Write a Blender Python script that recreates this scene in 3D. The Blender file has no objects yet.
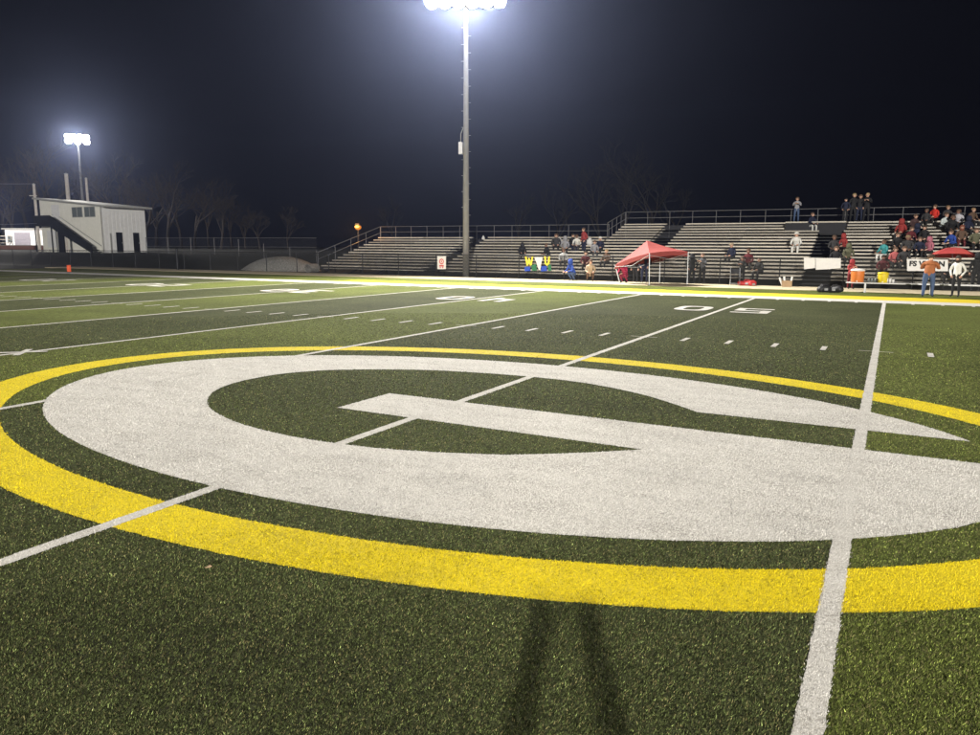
import bpy, bmesh, math, random
import numpy as np
from mathutils import Vector, Matrix
from mathutils.geometry import tessellate_polygon
random.seed(7); rng = np.random.default_rng(7)
S = bpy.context.scene
C = S.collection

# ------------------------------------------------------------------ camera, sky, exposure
F_PX = 734.536 / 980.0
CAM = Vector((4.7191, -7.752, 1.9588)); YAW, PITCH, ROLL = -.49633, -.16239, .00557
_f = Vector((math.sin(YAW)*math.cos(PITCH), math.cos(YAW)*math.cos(PITCH), math.sin(PITCH)))
_r0 = Vector((math.cos(YAW), -math.sin(YAW), 0)); _u0 = _r0.cross(_f)
_r = _r0*math.cos(ROLL) + _u0*math.sin(ROLL); _u = -_r0*math.sin(ROLL) + _u0*math.cos(ROLL)
cd = bpy.data.cameras.new('camera'); cam = bpy.data.objects.new('camera', cd); C.objects.link(cam)
cd.sensor_width = 36; cd.lens = 36*F_PX; cd.clip_start = .05; cd.clip_end = 2000
cam.matrix_world = Matrix(((_r.x, _u.x, -_f.x, CAM.x), (_r.y, _u.y, -_f.y, CAM.y), (_r.z, _u.z, -_f.z, CAM.z), (0, 0, 0, 1)))
S.camera = cam
w = bpy.data.worlds.new('World'); S.world = w; w.use_nodes = True
SKY = w.node_tree.nodes['Background']
SKY.inputs[0].default_value = (.30, .31, .52, 1); SKY.inputs[1].default_value = .009
S.view_settings.view_transform = 'Standard'; S.view_settings.look = 'None'
S.view_settings.exposure = 0; S.view_settings.gamma = 1; S.view_settings.use_curve_mapping = False
LAMP_COL = (1.0, .955, .87)
P_FAR, P_LEFT, P_NEAR1, P_NEAR2 = 104000, 26000, 640000, 45000
HAZE_DENSITY, HAZE_G = .00036, .87

# ------------------------------------------------------------------ helpers
def link(o, parent=None):
    C.objects.link(o)
    if parent is not None: o.parent = parent
    return o
def tag(o, label, cat, group=None):
    o['label'] = label; o['category'] = cat
    if group: o['group'] = group
    return o
def thing(name, label, cat, loc=(0, 0, 0), rz=0, group=None):
    o = bpy.data.objects.new(name, None); o.empty_display_size = .2
    C.objects.link(o); o.location = loc; o.rotation_euler = (0, 0, rz)
    return tag(o, label, cat, group)
class MB:
    def __init__(s): s.v = []; s.f = []
    def quad(s, a, b, c, d):
        n = len(s.v); s.v += [tuple(a), tuple(b), tuple(c), tuple(d)]; s.f.append((n, n+1, n+2, n+3)); return s
    def box(s, c, size, m=None):
        x, y, z = size[0]/2, size[1]/2, size[2]/2; n = len(s.v)
        for dz in (-z, z):
            for dx, dy in ((-x, -y), (x, -y), (x, y), (-x, y)):
                p = Vector((dx, dy, dz))
                if m: p = m @ p
                s.v.append((c[0]+p.x, c[1]+p.y, c[2]+p.z))
        s.f += [(n, n+3, n+2, n+1), (n+4, n+5, n+6, n+7)] + [(n+i, n+(i+1) % 4, n+4+(i+1) % 4, n+4+i) for i in range(4)]
        return s
    def tube(s, pts, rad, k=8, cap=True):
        pts = [Vector(p) for p in pts]
        if not hasattr(rad, '__len__'): rad = [rad]*len(pts)
        n0 = len(s.v)
        for i, p in enumerate(pts):
            d = (pts[min(i+1, len(pts)-1)] - pts[max(i-1, 0)]).normalized()
            a = d.orthogonal().normalized() if i == 0 else (a_prev - d*a_prev.dot(d)).normalized()
            a_prev = a; b = d.cross(a)
            for j in range(k):
                t = 2*math.pi*j/k; q = p + (a*math.cos(t) + b*math.sin(t))*rad[i]; s.v.append(tuple(q))
        for i in range(len(pts)-1):
            for j in range(k):
                s.f.append((n0+i*k+j, n0+i*k+(j+1) % k, n0+(i+1)*k+(j+1) % k, n0+(i+1)*k+j))
        if cap:
            s.f.append(tuple(n0+j for j in reversed(range(k)))); e = n0+(len(pts)-1)*k
            s.f.append(tuple(e+j for j in range(k)))
        return s
    def lathe(s, prof, c=(0, 0, 0), k=16):
        n0 = len(s.v)
        for r, z in prof:
            for j in range(k):
                t = 2*math.pi*j/k; s.v.append((c[0]+r*math.cos(t), c[1]+r*math.sin(t), c[2]+z))
        for i in range(len(prof)-1):
            for j in range(k): s.f.append((n0+i*k+j, n0+i*k+(j+1) % k, n0+(i+1)*k+(j+1) % k, n0+(i+1)*k+j))
        s.f.append(tuple(n0+j for j in reversed(range(k)))); e = n0+(len(prof)-1)*k; s.f.append(tuple(e+j for j in range(k)))
        return s
    def poly(s, pts, z=0.):
        P = [Vector((p[0], p[1], 0)) for p in pts]; n = len(s.v)
        s.v += [(p.x, p.y, z) for p in P]
        for t in tessellate_polygon([P]):
            a, b, c = [P[i] for i in t]
            t = t if (b-a).cross(c-a).z > 0 else (t[0], t[2], t[1])
            s.f.append(tuple(n+i for i in t))
        return s
    def mesh(s, name):
        m = bpy.data.meshes.new(name); m.from_pydata(s.v, [], s.f); m.update(); return m
    def build(s, name, mat, parent=None, smooth=False, bevel=0):
        m = s.mesh(name); o = bpy.data.objects.new(name, m); link(o, parent)
        if mat: m.materials.append(mat)
        if smooth: m.shade_smooth()
        if bevel:
            b = o.modifiers.new('bevel', 'BEVEL'); b.width = bevel; b.segments = 2; b.limit_method = 'ANGLE'
        return o
def rect(x0, y0, x1, y1, z): return MB().quad((x0, y0, z), (x1, y0, z), (x1, y1, z), (x0, y1, z))
def new_mat(name):
    m = bpy.data.materials.new(name); m.use_nodes = True
    return m, m.node_tree.nodes, m.node_tree.links, m.node_tree.nodes['Principled BSDF']
def mat(name, col, rough=.7, metal=0., var=.18, scale=6., bump=0., col2=None, spec=.4, coord='Object', rnd=0):
    m, N, L, b = new_mat(name)
    tc = N.new('ShaderNodeTexCoord'); nz = N.new('ShaderNodeTexNoise'); nz.inputs['Scale'].default_value = scale
    nz.inputs['Detail'].default_value = 5; nz.inputs['Roughness'].default_value = .65
    L.new(tc.outputs[coord], nz.inputs['Vector'])
    mx = N.new('ShaderNodeMix'); mx.data_type = 'RGBA'
    c2 = col2 or tuple(max(0, c*(1-2*var)) for c in col)
    c1 = col if col2 else tuple(min(1, c*(1+var)) for c in col)
    mx.inputs[6].default_value = (*c2, 1); mx.inputs[7].default_value = (*c1, 1)
    L.new(nz.outputs['Fac'], mx.inputs[0]); L.new(mx.outputs[2], b.inputs['Base Color'])
    if rnd:
        oi = N.new('ShaderNodeObjectInfo'); hs = N.new('ShaderNodeHueSaturation'); mr = N.new('ShaderNodeMapRange'); mr.inputs[3].default_value = 1-rnd; mr.inputs[4].default_value = 1+rnd*.5
        L.new(oi.outputs['Random'], mr.inputs[0]); L.new(mr.outputs[0], hs.inputs['Value']); L.new(mx.outputs[2], hs.inputs['Color']); L.new(hs.outputs[0], b.inputs['Base Color'])
    b.inputs['Roughness'].default_value = rough; b.inputs['Metallic'].default_value = metal
    b.inputs['Specular IOR Level'].default_value = spec
    if bump:
        bp = N.new('ShaderNodeBump'); bp.inputs['Strength'].default_value = bump; bp.inputs['Distance'].default_value = .02
        L.new(nz.outputs['Fac'], bp.inputs['Height']); L.new(bp.outputs[0], b.inputs['Normal'])
    return m
def emis(name, col, strength):
    m, N, L, b = new_mat(name)
    b.inputs['Base Color'].default_value = (.03, .03, .03, 1)
    b.inputs['Emission Color'].default_value = (*col, 1); b.inputs['Emission Strength'].default_value = strength
    return m
def X_at(px, Y, z):                       # world X on the line (Y, z) seen in picture column px (980 wide)
    k = (px-490)/734.536; v = _r - _f*k
    return CAM.x - ((Y-CAM.y)*v.y + (z-CAM.z)*v.z)/v.x
def proj(P):
    d = Vector(P)-CAM; zf = d.dot(_f); return 490+734.536*d.dot(_r)/zf, 367.5-734.536*d.dot(_u)/zf
def W_at(px, py, Y):
    d = _r*((px-490)/734.536) - _u*((py-367.5)/734.536) + _f; t = (Y-CAM.y)/d.y; return CAM + d*t
_fh = Vector((math.sin(YAW), math.cos(YAW), 0)); _rh = _r0
def at_depth(px, D, z=0):                 # ground point at forward distance D in column px
    x = (px-490)/734.536*D; p = CAM + _fh*D + _rh*x; return Vector((p.x, p.y, z))

# ------------------------------------------------------------------ turf materials
def turf_mat(name, dark, light, tip):
    m, N, L, b = new_mat(name)
    tc = N.new('ShaderNodeTexCoord')
    def noise(scale, detail=3, rough=.6, vec=None):
        n = N.new('ShaderNodeTexNoise'); n.inputs['Scale'].default_value = scale
        n.inputs['Detail'].default_value = detail; n.inputs['Roughness'].default_value = rough
        L.new(vec or tc.outputs['Object'], n.inputs['Vector']); return n
    mp = N.new('ShaderNodeMapping'); mp.inputs['Scale'].default_value = (1, .35, 1); L.new(tc.outputs['Object'], mp.inputs[0])
    fine = noise(70, 2, .7); mid = noise(18, 4, .7, mp.outputs[0]); big = noise(.35, 3)
    def ramp(src, a, b_, lo, hi):
        r = N.new('ShaderNodeMapRange'); L.new(src.outputs['Fac'], r.inputs[0])
        for i, v in enumerate((a, b_, lo, hi)): r.inputs[i+1].default_value = v
        return r
    r1 = ramp(fine, .3, .7, 0, 1); r2 = ramp(mid, .3, .7, 0, 1); r3 = ramp(big, .3, .7, .78, 1.22)
    av = N.new('ShaderNodeMath'); av.operation = 'MULTIPLY_ADD'; L.new(r1.outputs[0], av.inputs[0]); av.inputs[1].default_value = .55
    h = N.new('ShaderNodeMath'); h.operation = 'MULTIPLY'; L.new(r2.outputs[0], h.inputs[0]); h.inputs[1].default_value = .45
    L.new(h.outputs[0], av.inputs[2])
    cr = N.new('ShaderNodeValToRGB'); e = cr.color_ramp.elements
    e[0].position = .12; e[0].color = (*dark, 1); e[1].position = .62; e[1].color = (*light, 1)
    x = e.new(.92); x.color = (*tip, 1)
    L.new(av.outputs[0], cr.inputs[0])
    ml = N.new('ShaderNodeMix'); ml.data_type = 'RGBA'; ml.blend_type = 'MULTIPLY'; ml.inputs[0].default_value = 1
    L.new(cr.outputs[0], ml.inputs[6]); L.new(r3.outputs[0], ml.inputs[7]); L.new(ml.outputs[2], b.inputs['Base Color'])
    b.inputs['Roughness'].default_value = .9; b.inputs['Specular IOR Level'].default_value = .06
    bp = N.new('ShaderNodeBump'); bp.inputs['Strength'].default_value = .9; bp.inputs['Distance'].default_value = .02
    L.new(av.outputs[0], bp.inputs['Height']); L.new(bp.outputs[0], b.inputs['Normal'])
    return m
def paint_mat(name, col, worn, scuff):
    m, N, L, b = new_mat(name)
    tc = N.new('ShaderNodeTexCoord')
    fine = N.new('ShaderNodeTexNoise'); fine.inputs['Scale'].default_value = 60; fine.inputs['Detail'].default_value = 3; fine.inputs['Roughness'].default_value = .75
    mid = N.new('ShaderNodeTexNoise'); mid.inputs['Scale'].default_value = 2.2; mid.inputs['Detail'].default_value = 6; mid.inputs['Roughness'].default_value = .7
    mp = N.new('ShaderNodeMapping'); mp.inputs['Rotation'].default_value = (0, 0, .5); mp.inputs['Scale'].default_value = (.6, 1.6, 1)
    L.new(tc.outputs['Object'], fine.inputs[0]); L.new(tc.outputs['Object'], mp.inputs[0]); L.new(mp.outputs[0], mid.inputs[0])
    a = N.new('ShaderNodeMapRange'); L.new(fine.outputs['Fac'], a.inputs[0]); a.inputs[1].default_value = .60; a.inputs[2].default_value = .38
    c = N.new('ShaderNodeMapRange'); L.new(mid.outputs['Fac'], c.inputs[0]); c.inputs[1].default_value = .42; c.inputs[2].default_value = .68
    c.inputs[3].default_value = .25; c.inputs[4].default_value = 1
    k = N.new('ShaderNodeMath'); k.operation = 'MULTIPLY'; L.new(a.outputs[0], k.inputs[0]); L.new(c.outputs[0], k.inputs[1])
    k2 = N.new('ShaderNodeMath'); k2.operation = 'MULTIPLY'; L.new(k.outputs[0], k2.inputs[0]); k2.inputs[1].default_value = scuff
    inv = N.new('ShaderNodeMath'); inv.operation = 'SUBTRACT'; inv.inputs[0].default_value = 1; L.new(a.outputs[0], inv.inputs[1])
    mx = N.new('ShaderNodeMix'); mx.data_type = 'RGBA'; mx.inputs[6].default_value = (*col, 1); mx.inputs[7].default_value = (*worn, 1)
    L.new(k2.outputs[0], mx.inputs[0]); L.new(mx.outputs[2], b.inputs['Base Color'])
    b.inputs['Roughness'].default_value = .85; b.inputs['Specular IOR Level'].default_value = .2
    bp = N.new('ShaderNodeBump'); bp.inputs['Strength'].default_value = .6; bp.inputs['Distance'].default_value = .015
    L.new(fine.outputs['Fac'], bp.inputs['Height']); L.new(bp.outputs[0], b.inputs['Normal'])
    return m
TURF_D = turf_mat('dark turf', (.020, .024, .011), (.072, .081, .035), (.16, .152, .075))
TURF_L = turf_mat('light turf', (.030, .038, .010), (.120, .140, .038), (.21, .21, .078))
PW = paint_mat('white field paint', (.60, .58, .545), (.18, .16, .13), .85)
PY = paint_mat('yellow field paint', (.69, .55, .012), (.26, .20, .015), .85)
EDGE_Y = paint_mat('yellow border paint', (.60, .47, .02), (.35, .27, .03), .5)
M = dict(
    ground=mat('dark rough grass', (.022, .022, .012), .95, scale=1.2, bump=.4, var=.35),
    walk=mat('tan concrete', (.48, .41, .28), .9, scale=1.5, var=.12, bump=.1),
    plank=mat('weathered aluminium plank', (.50, .455, .385), .6, 0, var=.2, scale=2.5, rnd=.35),
    plank2=mat('dull aluminium plank', (.42, .39, .34), .6, 0, var=.2, scale=2.5, rnd=.35),
    steel=mat('galvanised steel', (.42, .43, .45), .45, .6, scale=9),
    dullsteel=mat('dull grey steel', (.16, .16, .17), .6, .4, scale=9),
    midsteel=mat('weathered steel', (.27, .27, .28), .55, .4, scale=9),
    dark=mat('black steel', (.015, .016, .018), .6, .2),
    darkpanel=mat('dark riser panel', (.02, .02, .024), .8),
    wire=mat('black vinyl wire', (.012, .013, .013), .7),
    pole=mat('grey concrete pole', (.17, .168, .165), .8, var=.15, scale=3),
    housing=mat('grey lamp housing', (.30, .30, .31), .5, .4),
    white=mat('white cloth', (.60, .59, .58), .85, var=.06),
    siding=mat('off white siding', (.78, .77, .70), .75, var=.08, scale=3),
    siding2=mat('pale grey siding', (.72, .72, .72), .75, var=.1, scale=3),
    brightwall=mat('white painted wall', (.85, .84, .82), .7, var=.05),
    trim=mat('grey roof trim', (.33, .33, .31), .7),
    woodlight=mat('pale timber pole', (.60, .55, .50), .9, scale=4),
    door=mat('black door', (.01, .01, .012), .4),
    glass=mat('dull window glass', (.14, .16, .16), .25, spec=.6),
    bark_dim=mat('dimmed bark', (.030, .026, .024), .95, scale=5, var=.35),  # darker copy of the bark, night gloom put into its colour
    bark=mat('grey brown bark', (.055, .045, .040), .95, scale=5, var=.35),
    gravel=mat('pale gravel', (.46, .45, .42), .95, scale=9, var=.4, bump=.8),
    red=mat('red canopy fabric', (.21, .034, .030), .75, var=.12),
    orange=mat('orange plastic', (.55, .16, .035), .45, var=.08),
    yellow=mat('yellow plastic', (.58, .44, .02), .45, var=.08),
    blackbag=mat('black nylon', (.012, .012, .014), .6, scale=14),
    card=mat('brown cardboard', (.36, .25, .15), .9),
    redbag=mat('red nylon', (.42, .03, .03), .6),
    pylon=mat('orange foam', (.9, .14, .05), .7, var=.05),
    blue=mat('blue fabric', (.02, .06, .36), .8), green=mat('green fabric', (.02, .13, .06), .8),
    brick=mat('reddish brown brick', (.20, .10, .08), .9, scale=12),
    garage=mat('grey roller door', (.33, .31, .35), .7),
    lens=emis('lit floodlight lens', (1, .97, .93), 160.), lens_far=emis('lit far floodlight lens', (1, .97, .93), 60.),
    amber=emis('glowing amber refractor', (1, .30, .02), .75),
    sodium=emis('lit sodium lens', (1, .46, .06), 5.), tinylamp=emis('dim lens', (.9, .9, .8), .5),
    ink=mat('black print', (.012, .012, .012), .8), redink=mat('red print', (.55, .06, .05), .8), yellowink=mat('yellow card', (.80, .62, .05), .8),
)

# ------------------------------------------------------------------ terrain, field, walkway
def sm(a, b, x):
    t = min(1, max(0, (x-a)/(b-a))); return t*t*(3-2*t)
def height(x, y):
    return 1.16*sm(34.6, 39, y)*sm(-40, -52, x) + .25*sm(36, 60, y) + .12*math.sin(x*.05)*sm(40, 60, y)
def make_ground():
    xs = [-250+8*i for i in range(20)] + [-90+3*i for i in range(26)] + [-10+8*i for i in range(24)]
    xs = sorted(set(xs)); ys = [-125+10*i for i in range(15)] + [26, 30, 33.5, 34.6, 35.5, 36.5, 37.5, 38.5, 40, 45, 52, 60] + [70+12*i for i in range(16)]
    V = [(x, y, height(x, y)-.03) for y in ys for x in xs]; n = len(xs)
    Fc = [(j*n+i, j*n+i+1, (j+1)*n+i+1, (j+1)*n+i) for j in range(len(ys)-1) for i in range(n-1)]
    b = MB(); b.v = V; b.f = Fc; o = b.build('ground', M['ground'], smooth=True); o['kind'] = 'structure'
make_ground()
YD = .9144; FX0, FX1 = -58.0, 40.0
field = rect(FX0, -27, FX1, 30.4, 0).build('playing_field', TURF_L); field['kind'] = 'structure'
def dark_band(k): k = abs(k) if k >= 0 else abs(k+1); return k % 2 == 0       # band k spans 5k..5k+5 yards
for k in range(-10, 8):
    x0, x1 = 5*k*YD, 5*(k+1)*YD
    rect(x0, -24.4, x1, 22.9, .003).build('turf_panel', TURF_D if dark_band(k) else TURF_L, field)
RA, RB, ra, rb = 7.08, 4.70, 6.49, 4.17; GA, GB, GC = 5.93, 3.60, -.13
def ell(a, b, n, cy=0, t0=0, t1=2*math.pi): return [(a*math.cos(t0+(t1-t0)*i/n), cy+b*math.sin(t0+(t1-t0)*i/n)) for i in range(n)]
def wob(pts, s=.006): return [(x+random.uniform(-s, s), y+random.uniform(-s, s)) for x, y in pts]
NR = 900
o_, i_ = wob(ell(RA, RB, NR)), wob(ell(ra, rb, NR)); b = MB()
b.v = [(x, y, .006) for x, y in o_] + [(x, y, .006) for x, y in i_]
b.f = [(j, (j+1) % NR, NR+(j+1) % NR, NR+j) for j in range(NR)]
ring = b.build('painted_oval', PY, field); ring['label'] = 'yellow painted oval ring around the midfield letter'
inner = [(2.72, -.89), (2.28, -1.26), (1.9, -1.54), (1.5, -1.78), (.69, -2.07), (0, -2.19), (-.72, -2.2), (-1.55, -2.06), (-2.34, -1.74), (-2.9, -1.33), (-3.3, -.82),
         (-3.5, -.25), (-3.49, .42), (-3.26, .95), (-2.82, 1.40), (-1.84, 1.95), (-.8, 2.21), (.14, 2.28), (.96, 2.19), (1.81, 1.84), (2.42, 1.40), (2.79, 1.07)]
def catmull(P, n=10):
    out = []
    for i in range(len(P)-1):
        p0, p1, p2, p3 = [np.array(P[max(0, min(len(P)-1, i+d))]) for d in (-1, 0, 1, 2)]
        for j in range(n):
            t = j/n; out.append(tuple(.5*((2*p1)+(-p0+p2)*t+(2*p0-5*p1+4*p2-p3)*t*t+(-p0+3*p1-3*p2+p3)*t**3)))
    out.append(P[-1]); return out
t0, t1 = math.asin((1.09-GC)/GB), 2*math.pi+math.asin((.20-GC)/GB)
def seg(a, b, n): return [(a[0]+(b[0]-a[0])*i/n, a[1]+(b[1]-a[1])*i/n) for i in range(n)]
gout = ell(GA, GB, 420, GC, t0, t1)
GPOLY = gout + seg((gout[-1][0], .19), (-1.1, .15), 160) + seg((-1.1, .15), (-1.12, -.89), 25) + seg((-1.12, -.89), (2.72, -.89), 90) + catmull(inner, 10) + seg((2.79, 1.07), gout[0], 60)[1:]
logo = MB().poly(wob(GPOLY, .005), .0062).build('painted_letter', PW, field); logo['label'] = 'huge white painted letter G at midfield'
def hline(x0, y0, x1, y1, z, name, m):
    """a painted strip with slightly ragged edges"""
    lx, ly = x1-x0, y1-y0; mb = MB()
    if ly > lx:
        n = max(1, int(ly/.06)) if abs(x0) < 8 and ly > 3 else 1
        A = [(x0+random.uniform(-.005, .005)*(n > 1), y0+ly*i/n, z) for i in range(n+1)]; B = [(x1+random.uniform(-.005, .005)*(n > 1), y0+ly*i/n, z) for i in range(n+1)]
        mb.v = A+B; mb.f = [(i, n+1+i, n+2+i, i+1) for i in range(n)]
    else: mb = rect(x0, y0, x1, y1, z)
    return mb.build(name, m, field)
LW = .058
for k in range(-10, 8):
    x = 5*k*YD; hline(x-LW, -24.4, x+LW, 22.95, .0092, 'yard_line', PW)
hm = rect(-.05, -.30, .05, .30, 0).mesh('hash_mark'); hm.materials.append(PW)
ht = rect(-.30, -.018, .30, .018, 0).mesh('hash_crossbar'); ht.materials.append(PW)
st = rect(-.05, -.22, .05, .22, 0).mesh('sideline_tick'); st.materials.append(PW)
for yv in range(-49, 36):
    for yy in (8.13,) + ((-8.13,) if abs(yv) < 20 else ()):
        five = yv % 5 == 0
        o = bpy.data.objects.new('hash_crossbar' if five else 'hash_mark', ht if five else hm); link(o, field); o.location = (yv*YD, yy, .0165)
    if yv % 5:
        o = bpy.data.objects.new('sideline_tick', st); link(o, field); o.location = (yv*YD, 22.72, .0165)
for s in (-1, 1):                                              # kick-off cross on the 40
    a = Matrix.Rotation(s*math.pi/4, 3, 'Z'); c = Vector((-10*YD, -.12, .017+.001*s)); q = [c+a@Vector(v) for v in ((-.4, -.06, 0), (.4, -.06, 0), (.4, .06, 0), (-.4, .06, 0))]
    MB().quad(*q).build('kickoff_cross', PW, field)
DIG = {'5': [(0, 1.55, 1.1, 1.83), (0, .75, .28, 1.55), (.28, .82, 1.1, 1.1), (.82, .28, 1.1, .82), (0, 0, 1.1, .28)],
       '4': [(.68, 0, .96, 1.83), (0, .5, .68, .78), (.0, .78, .28, 1.83)], '3': [(0, 1.55, 1.1, 1.83), (.82, .28, 1.1, 1.55), (.25, .78, .82, 1.05), (0, 0, 1.1, .28)],
       '2': [(0, 1.55, 1.1, 1.83), (.82, 1.05, 1.1, 1.55), (0, .78, 1.1, 1.05), (0, .28, .28, .78), (0, 0, 1.1, .28)], '1': [(.41, .28, .69, 1.55), (.2, 1.55, .69, 1.83), (.2, 0, .9, .28)]}
def glyph(ch, name):
    mb = MB()
    if ch == '0':
        n = 40
        def sup(a, b_): return [(.55+a*abs(math.cos(t))**.6*math.copysign(1, math.cos(t)), .915+b_*abs(math.sin(t))**.6*math.copysign(1, math.sin(t))) for t in [2*math.pi*i/n for i in range(n)]]
        A, B = sup(.55, .915), sup(.27, .62); mb.v = [(x, y, 0) for x, y in A+B]; mb.f = [(j, (j+1) % n, n+(j+1) % n, n+j) for j in range(n)]
    else:
        for x0, y0, x1, y1 in DIG[ch]: mb.quad((x0, y0, 0), (x1, y0, 0), (x1, y1, 0), (x0, y1, 0))
    m = mb.mesh(name); m.materials.append(PW); return m
zero = glyph('0', 'yard_number')
for k, ch in ((0, '5'), (-10, '4'), (-20, '3'), (-30, '2'), (-40, '1'), (10, '4')):
    x = k*YD
    o = bpy.data.objects.new('yard_number', zero); link(o, field); o.rotation_euler.z = math.pi; o.location = (x-.35, 17.6, .0165)
    o = bpy.data.objects.new('yard_number', glyph(ch, 'yard_number')); link(o, field); o.rotation_euler.z = math.pi; o.location = (x+1.5, 17.6, .0165)
hline(FX0, 22.95, FX1, 24.55, .0125, 'sideline_border', PW)
hline(-25*YD, 24.56, 25*YD, 26.9, .0125, 'team_area_band', EDGE_Y)
hline(-54.9, -24.4, -50*YD-.06, -22, .012, 'end_zone_line', PW)
walk = MB().box((-12, 32.1, -.01), (96, 3.4, .06)).build('walkway', M['walk']); walk['kind'] = 'structure'

# ------------------------------------------------------------------ turf fibres round the camera
def paint_class(x, y):
    c = np.where(np.array([dark_band(int(k)) for k in range(-12, 12)])[np.clip(np.floor(x/(5*YD)).astype(int)+12, 0, 23)], 0, 1)
    e1 = (x/RA)**2+(y/RB)**2 < 1; e2 = (x/ra)**2+(y/rb)**2 > 1
    c = np.where(e1 & e2, 3, c)
    inside = np.zeros(len(x), bool); box = (np.abs(x) < 6) & (np.abs(y) < 4); xi, yi = x[box], y[box]; ins = np.zeros(len(xi), bool)
    P = GPOLY
    for i in range(0, len(P)):
        xa, ya = P[i-1]; xb, yb = P[i]
        if ya == yb: continue
        cr = (ya > yi) != (yb > yi)
        ins ^= cr & (xi < (xb-xa)*(yi-ya)/(yb-ya)+xa)
    inside[box] = ins; c = np.where(inside, 2, c)
    lx = np.abs(x-np.round(x/(5*YD))*5*YD) < LW
    return np.where(lx, 2, c)
SCUFFS = [(1.6, -2.7), (.55, -2.6), (2.9, -.25), (3.2, -1.6), (-1.2, -2.9), (-4.4, -.9), (4.2, -1.1), (2.2, .0)]
def make_fibres():
    n = 1500000
    th = YAW + rng.uniform(-1.0, 1.0, n); u = rng.random(n)
    R0, R1, R2 = 1.6, 4.5, 22.0
    near = rng.random(n) < .32
    r = np.where(near, np.sqrt(R0**2+u*(R1**2-R0**2)), R1*(R2/R1)**(u**1.15))
    x = CAM.x + r*np.sin(th); y = CAM.y + r*np.cos(th)
    cls = paint_class(x+rng.normal(0, .006, n), y+rng.normal(0, .006, n))
    size = np.clip(r/5, .8, 2.6)
    hgt = rng.uniform(.008, .019, n); wd = rng.uniform(.0016, .0030, n)*size
    hgt = np.where(cls >= 2, rng.uniform(.011, .019, n), hgt)
    ph = rng.uniform(0, 2*math.pi, n); ln = rng.uniform(.001, .011, n); la = rng.uniform(0, 2*math.pi, n)
    v = np.empty((n, 3, 3), np.float32)
    v[:, 0, 0] = x-np.cos(ph)*wd; v[:, 0, 1] = y-np.sin(ph)*wd; v[:, 0, 2] = .003
    v[:, 1, 0] = x+np.cos(ph)*wd; v[:, 1, 1] = y+np.sin(ph)*wd; v[:, 1, 2] = .003
    v[:, 2, 0] = x+np.cos(la)*ln+.003; v[:, 2, 1] = y+np.sin(la)*ln+.002; v[:, 2, 2] = hgt
    base = np.array([(.062, .077, .026), (.094, .116, .026), (.62, .60, .565), (.70, .56, .012)])[cls]
    br = (np.exp(rng.normal(0, 1, n)*np.where(cls >= 2, .13, .68))*np.where(cls >= 2, 1.0, .95))[:, None]
    col = base*br
    def cell(s_, a_): return np.modf(np.abs(np.sin(np.floor(x/s_)*12.9898+np.floor(y/s_)*78.233+a_)*43758.5453))[0]
    tuft = cell(.017, .3); col *= np.where(cls < 2, .62+.8*tuft, 1.0)[:, None]
    fleck = cell(.013, 1.7) < .055; col[fleck & (cls >= 2)] *= .38
    straw = rng.random(n) < np.where(cls < 2, .11, 0); col[straw] = np.array((.26, .23, .10))*rng.uniform(.5, 1.2, (straw.sum(), 1))
    scuff = np.zeros(n)
    for _ in range(60):
        cx_, cy_, rr, aa, el = rng.uniform(-6, 7), rng.uniform(-5, 4.5), rng.uniform(.12, .55), rng.uniform(0, 3.14), rng.uniform(1, 3)
        dx, dy = x-cx_, y-cy_; uu = (dx*np.cos(aa)+dy*np.sin(aa))/(rr*el); vv = (-dx*np.sin(aa)+dy*np.cos(aa))/rr
        scuff = np.maximum(scuff, np.clip(1-uu**2-vv**2, 0, 1)*rng.uniform(.06, .26))
    for cx_, cy_ in SCUFFS:
        dx, dy = x-cx_, y-cy_; scuff = np.maximum(scuff, np.clip(1-(dx/.5)**2-(dy/.28)**2, 0, 1)*.32)
    infill = np.zeros(n)
    for _ in range(70):
        cx_, cy_, rr, aa, el = rng.uniform(-6, 12), rng.uniform(-7, 8), rng.uniform(.2, 1.1), rng.uniform(0, 3.14), rng.uniform(1, 3)
        dx, dy = x-cx_, y-cy_; uu = (dx*np.cos(aa)+dy*np.sin(aa))/(rr*el); vv = (-dx*np.sin(aa)+dy*np.cos(aa))/rr
        infill = np.maximum(infill, np.clip(1-uu**2-vv**2, 0, 1)*rng.uniform(.05, .35))
    gone = (rng.random(n) < infill) & (cls < 2); col[gone] = np.array((.016, .015, .012))
    deep = rng.random(n) < np.where(cls < 2, .28, .11+scuff); col[deep] *= np.where(cls[deep] < 2, .28, .36)[:, None]
    m = bpy.data.meshes.new('turf_fibres'); m.vertices.add(3*n); m.vertices.foreach_set('co', v.ravel())
    m.loops.add(3*n); m.loops.foreach_set('vertex_index', np.arange(3*n, dtype=np.int32)); m.polygons.add(n)
    m.polygons.foreach_set('loop_start', np.arange(0, 3*n, 3, dtype=np.int32))
    at = m.attributes.new('fibre_colour', 'FLOAT_COLOR', 'POINT')
    at.data.foreach_set('color', np.repeat(np.concatenate([np.clip(col, 0, .9), np.ones((n, 1))], 1), 3, 0).astype(np.float32).ravel())
    m.update()
    mt, N, L, b = new_mat('turf fibre'); a = N.new('ShaderNodeAttribute'); a.attribute_name = 'fibre_colour'
    L.new(a.outputs['Color'], b.inputs['Base Color']); b.inputs['Roughness'].default_value = .8; b.inputs['Specular IOR Level'].default_value = .12
    ge = N.new('ShaderNodeNewGeometry'); vm = N.new('ShaderNodeVectorMath'); vm.operation = 'MULTIPLY_ADD'; vm.inputs[1].default_value = (.7, .7, .7); vm.inputs[2].default_value = (0, 0, .42)
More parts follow.
